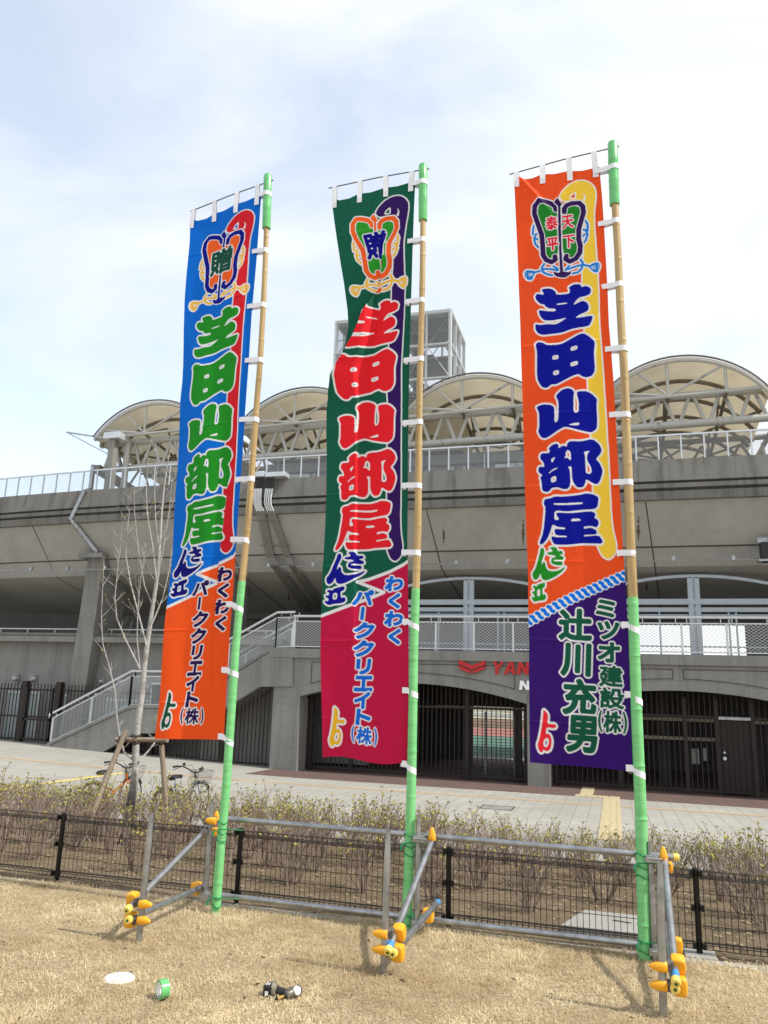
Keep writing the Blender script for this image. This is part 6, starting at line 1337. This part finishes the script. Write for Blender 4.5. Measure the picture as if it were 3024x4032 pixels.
for kind, rb, rt, fb, ft, br, sr in (
    ('L', (805, 3567), (840, 3157), (545, 3709), (598, 3202), ((822, 3258), (500, 3585)), ((800, 3490), (503, 3624))),
    ('M', (1641, 3659), (1652, 3216), (1509, 3837), (1529, 3270), ((1702, 3310), (1527, 3749)), ((1724, 3552), (1546, 3757))),
    ('R', (2578, 3771), (2575, 3313), (2610, 4001), (2598, 3395), ((2617, 3385), (2662, 3872)), ((2620, 3640), (2659, 3896)))):
    yr = 6.90 if kind != 'L' else 6.93
    g = aty(*rb, yr); top = zat(rt[1], g[0], yr); pipe('standard', (g[0], yr, -.15), (g[0]+.0, yr, top), pin=True); xr_ = g[0]
    gf = atz(*fb, .055); yf = float(gf[1]); topf = zat(ft[1], gf[0], yf); tx = aty(*ft, yf)[0]
    pipe('standard', (gf[0], yf, -.1), (tx, yf, topf), pin=True)
    sgn = -1 if kind == 'L' else 1                  # pipes run on the left or right side of the standards
    ox = sgn*.052
    up = aty(*br[0], ry-.06); lo = aty(*br[1], yf-.07); pipe('brace', up, lo)
    us = aty(*sr[0], ry-.02); ls = aty(*sr[1], yf-.06); pipe('strut', us, ls)
    endcap(lo, lo-up); endcap(ls, ls-us)
    if kind != 'L':
        for (p_, d_) in (((us), us-ls), ((lo+(up-lo)*.03), lo-up)) if kind == 'M' else (((lo+(up-lo)*.035), lo-up),):
            d_ = np.array(d_)/np.linalg.norm(d_); m_ = MB()
            if kind == 'M' and p_ is us: m_.tube([p_-d_*.06, p_+d_*.001], PR*1.03, 16)
            else: m_.tube([p_-d_*.05, p_+d_*.02], PR*1.03, 16)
            m_.build('paint_band', M['bluetape'], SF, smooth=True)
    db = (up-lo)/np.linalg.norm(up-lo); ds = (us-ls)/np.linalg.norm(us-ls)
    # clamps at the front standard, one above the other: a pointed cover on the standard, a blunt one on the pipe
    for (pb, pc, d_) in zip(CLB[kind], CLC[kind], (db, ds)):
        o_ = lo if d_ is db else ls; tt = min(np.linspace(.04, .5, 60), key=lambda t: abs(proj_row(*(o_+d_*t))-pb[1])+(0 if t < .35 else 50)); tt = max(tt, .10)
        cb = aty(*pb, (o_+d_*tt)[1]); cc_ = aty(*pc, yf-.01); mid = (cb+cc_)/2
        clamp(mid, (-sgn, -.12, 0), (0, 0, 1), -d_, (0, 0, 1), cc_-mid, cb-mid)
    if kind == 'L':
        clamp((xr_-.02, yr-.02, RZ1-.01), (-1, -.15, .05), (0, 0, 1), None, None, aty(829, 3231, yr-.05)-np.array([xr_-.02, yr-.02, RZ1-.01]), None)
        q = clamp((xr_+.03, yr+.02, RZ1), None, None, None, None, None, None); cover(q, aty(852, 3213, yr+.03), (0, 0, 1), (1, 0, 0), .09, .05, .06); cover(q, aty(846, 3276, yr+.02), (0, 0, -1), (1, 0, 0), .08, .06, .06)
        bq = aty(772, 3498, us[1]-.03); clamp(bq+ds*.06, None, None, -ds, (0, 0, 1), None, -ds*.06)
        m_ = MB(); m_.bar((xr_-.045, yr-.01, RZ2), (xr_+.05, yr-.01, RZ2), .06, .08); m_.build('clamp', M['galv'], SF, bevel=.008)
    else:
        tp = {'M': (1701, 3284), 'R': (2612, 3363)}[kind]; t3 = aty(*tp, ry-.07)
        clamp(t3+np.array([.01, .03, -.07]), (0, 0, 1), (1, 0, 0), None, None, (-.01, -.03, .07), None)
        for rz in (RZ1, RZ2): m_ = MB(); m_.bar((xr_-.04, yr-.025, rz-.005), (xr_+.06, yr-.025, rz-.005), .05, .055); m_.tube([(xr_-.03, yr-.05, rz), (xr_+.08, yr-.05, rz)], .01, 8); m_.build('clamp', M['galv'], SF, bevel=.008)
        if kind == 'M': bq = aty(1686, 3604, us[1]-.10); clamp(bq+np.array([0, .05, 0]), None, None, -ds, (0, 0, 1), None, (0, -.05, 0))
        else:
            q = clamp(up+np.array([.03, .0, -.05]), None, None, None, None, None, None); cover(q, aty(2638, 3416, ry-.08), (.25, 0, -1), (1, 0, 0), .085, .05, .055)
            bq = aty(2664, 3722, ry-.1); clamp(bq+np.array([0, .05, 0]), None, None, -ds, (0, 0, 1), None, (0, -.05, 0))

# ------------------------------------------------------------------ small things on the lawn
c = atz(470, 3838, .13); zd = float(lawn_z(c[0], c[1]))
th = thing('utility_lid', 'round white utility lid lying flush in the dry lawn', 'lid', (c[0], c[1], zd))
m_ = MB(); n = 30; m_.slab([(c[0]+.098*cos(t), c[1]+.098*sin(t)) for t in np.linspace(0, 2*pi, n, endpoint=False)], zd-.02, zd+.012); m_.build('lid', M['whiteplate'], th, bevel=.006)
m_ = MB()
for k in range(5): y_ = c[1]+(k-2)*.03; h_ = sqrt(.09**2-(y_-c[1])**2); m_.box(c[0]-h_, c[0]+h_, y_-.002, y_+.002, zd+.012, zd+.014)
m_.tube([(c[0]+.09*cos(t), c[1]+.09*sin(t), zd+.012) for t in np.linspace(0, 2*pi, 31)], .003, 5); m_.build('ribs', M['alu'], th)
c = atz(640, 3903, .16); zd = float(lawn_z(c[0], c[1]))
th = thing('tape_roll', 'roll of green cloth tape standing on edge on the dry lawn', 'tape', (c[0], c[1], zd))
ax = np.array([-.58, -.80, 0]); ax /= np.linalg.norm(ax); Rr_ = .054; cc = np.array([c[0], c[1], zd+Rr_+.004])
def ring(r0, r1, w):
    u = np.cross(ax, (0, 0, 1)); v = np.array([0, 0, 1.0]); n = 36; vs = []
    for rr, ww in ((r0, -w/2), (r1, -w/2), (r1, w/2), (r0, w/2)):
        for t in np.linspace(0, 2*pi, n, endpoint=False): vs.append(cc+ax*ww+(u*cos(t)+v*sin(t))*rr)
    m_ = MB(); m_.add(vs, [(k*n+j, k*n+(j+1) % n, ((k+1) % 4)*n+(j+1) % n, ((k+1) % 4)*n+j) for k in range(4) for j in range(n)]); return m_
ring(.041, Rr_, .05).build('tape', M['greengloss'], th, smooth=True); ring(.0385, .0408, .0515).build('core', M['whiteplate'], th, smooth=True)
c = atz(1095, 3868, .16); zd = float(lawn_z(c[0], c[1]))+.002
th = thing('impact_driver', 'black cordless impact driver with brass bit lying on the dry lawn', 'power tool', (c[0], c[1], zd))
O = np.array([c[0], c[1], zd]); ex = np.array([.88, .12, .0]); ex /= np.linalg.norm(ex); ez = np.array([0, 0, 1.0]); ey = np.cross(ez, ex)
def W3(x, y, z): return O+ex*x+ey*y+ez*z
m_ = MB(); m_.add([W3(x, y, z) for z in (.0, .068) for x, y in ((-.085, -.042), (-.028, -.05), (-.028, .045), (-.085, .048))], [(0, 3, 2, 1), (4, 5, 6, 7), (0, 1, 5, 4), (1, 2, 6, 5), (2, 3, 7, 6), (3, 0, 4, 7)]); bt = m_.build('battery', M['blackplastic'], th, bevel=.008)
m_ = MB(); m_.add([W3(-.070, -.0452, .018), W3(-.048, -.0478, .018), W3(-.048, -.0478, .042), W3(-.070, -.0452, .042)], [(0, 1, 2, 3)]); m_.add([W3(-.074, -.02, .0688), W3(-.066, -.02, .0688), W3(-.066, .03, .0688), W3(-.074, .03, .0688)], [(0, 1, 2, 3)]); m_.add([W3(-.058, -.02, .0688), W3(-.051, -.02, .0688), W3(-.051, .02, .0688), W3(-.058, .02, .0688)], [(0, 1, 2, 3)]); m_.build('sticker', M['whiteplate'], bt)
m_ = MB(); m_.tube([W3(-.034, 0, .042), W3(-.018, 0, .041), W3(-.006, 0, .039)], [.047, .043, .028], 14); m_.build('handle_base', simple('olive grey plastic', (.17, .16, .11), .5), th, smooth=True)
m_ = MB(); m_.tube([W3(-.02, 0, .040), W3(.02, -.004, .036), W3(.055, -.008, .032), (W3(.085, -.012, .031))], [.026, .021, .019, .024], 14); m_.tube([W3(.05, -.03, .03), W3(.06, -.035, .03)], [.012, .01], 8); m_.build('handle', M['blackplastic'], th, smooth=True)
hx = np.array([-.42, -.90, -.02]); hx /= np.linalg.norm(hx); hc = W3(.100, -.005, .034)
m_ = MB(); m_.tube([hc-hx*.058, hc-hx*.05, hc-hx*.02, hc+hx*.02, hc+hx*.045, hc+hx*.062], [.026, .032, .033, .032, .027, .018], 16); hd_ = m_.build('head', simple('grey brown metal housing', (.13, .12, .10), .4, .4), th, smooth=True)
m_ = MB(); q = hc-hx*.01; e1 = np.cross(hx, ez); e1 /= np.linalg.norm(e1); m_.tube([q-e1*.020+ez*.012, q-e1*.036+ez*.016], [.028, .024], 14); m_.build('label_disc', M['whiteplate'], hd_, smooth=True)
m_ = MB(); m_.tube([hc+hx*.06, hc+hx*.078], .013, 12); m_.build('chuck', M['blackplastic'], hd_, smooth=True)
m_ = MB(); m_.tube([hc+hx*.076, hc+hx*.132], .0085, 6); m_.build('bit', simple('brass', (.75, .5, .12), .3, .9), hd_, smooth=True)
m_ = MB(); m_.tube([hc+hx*.130, hc+hx*.142], [.010, .008], 8); m_.build('bit_tip', M['black'], hd_)
print('OBJECTS', len(bpy.data.objects))
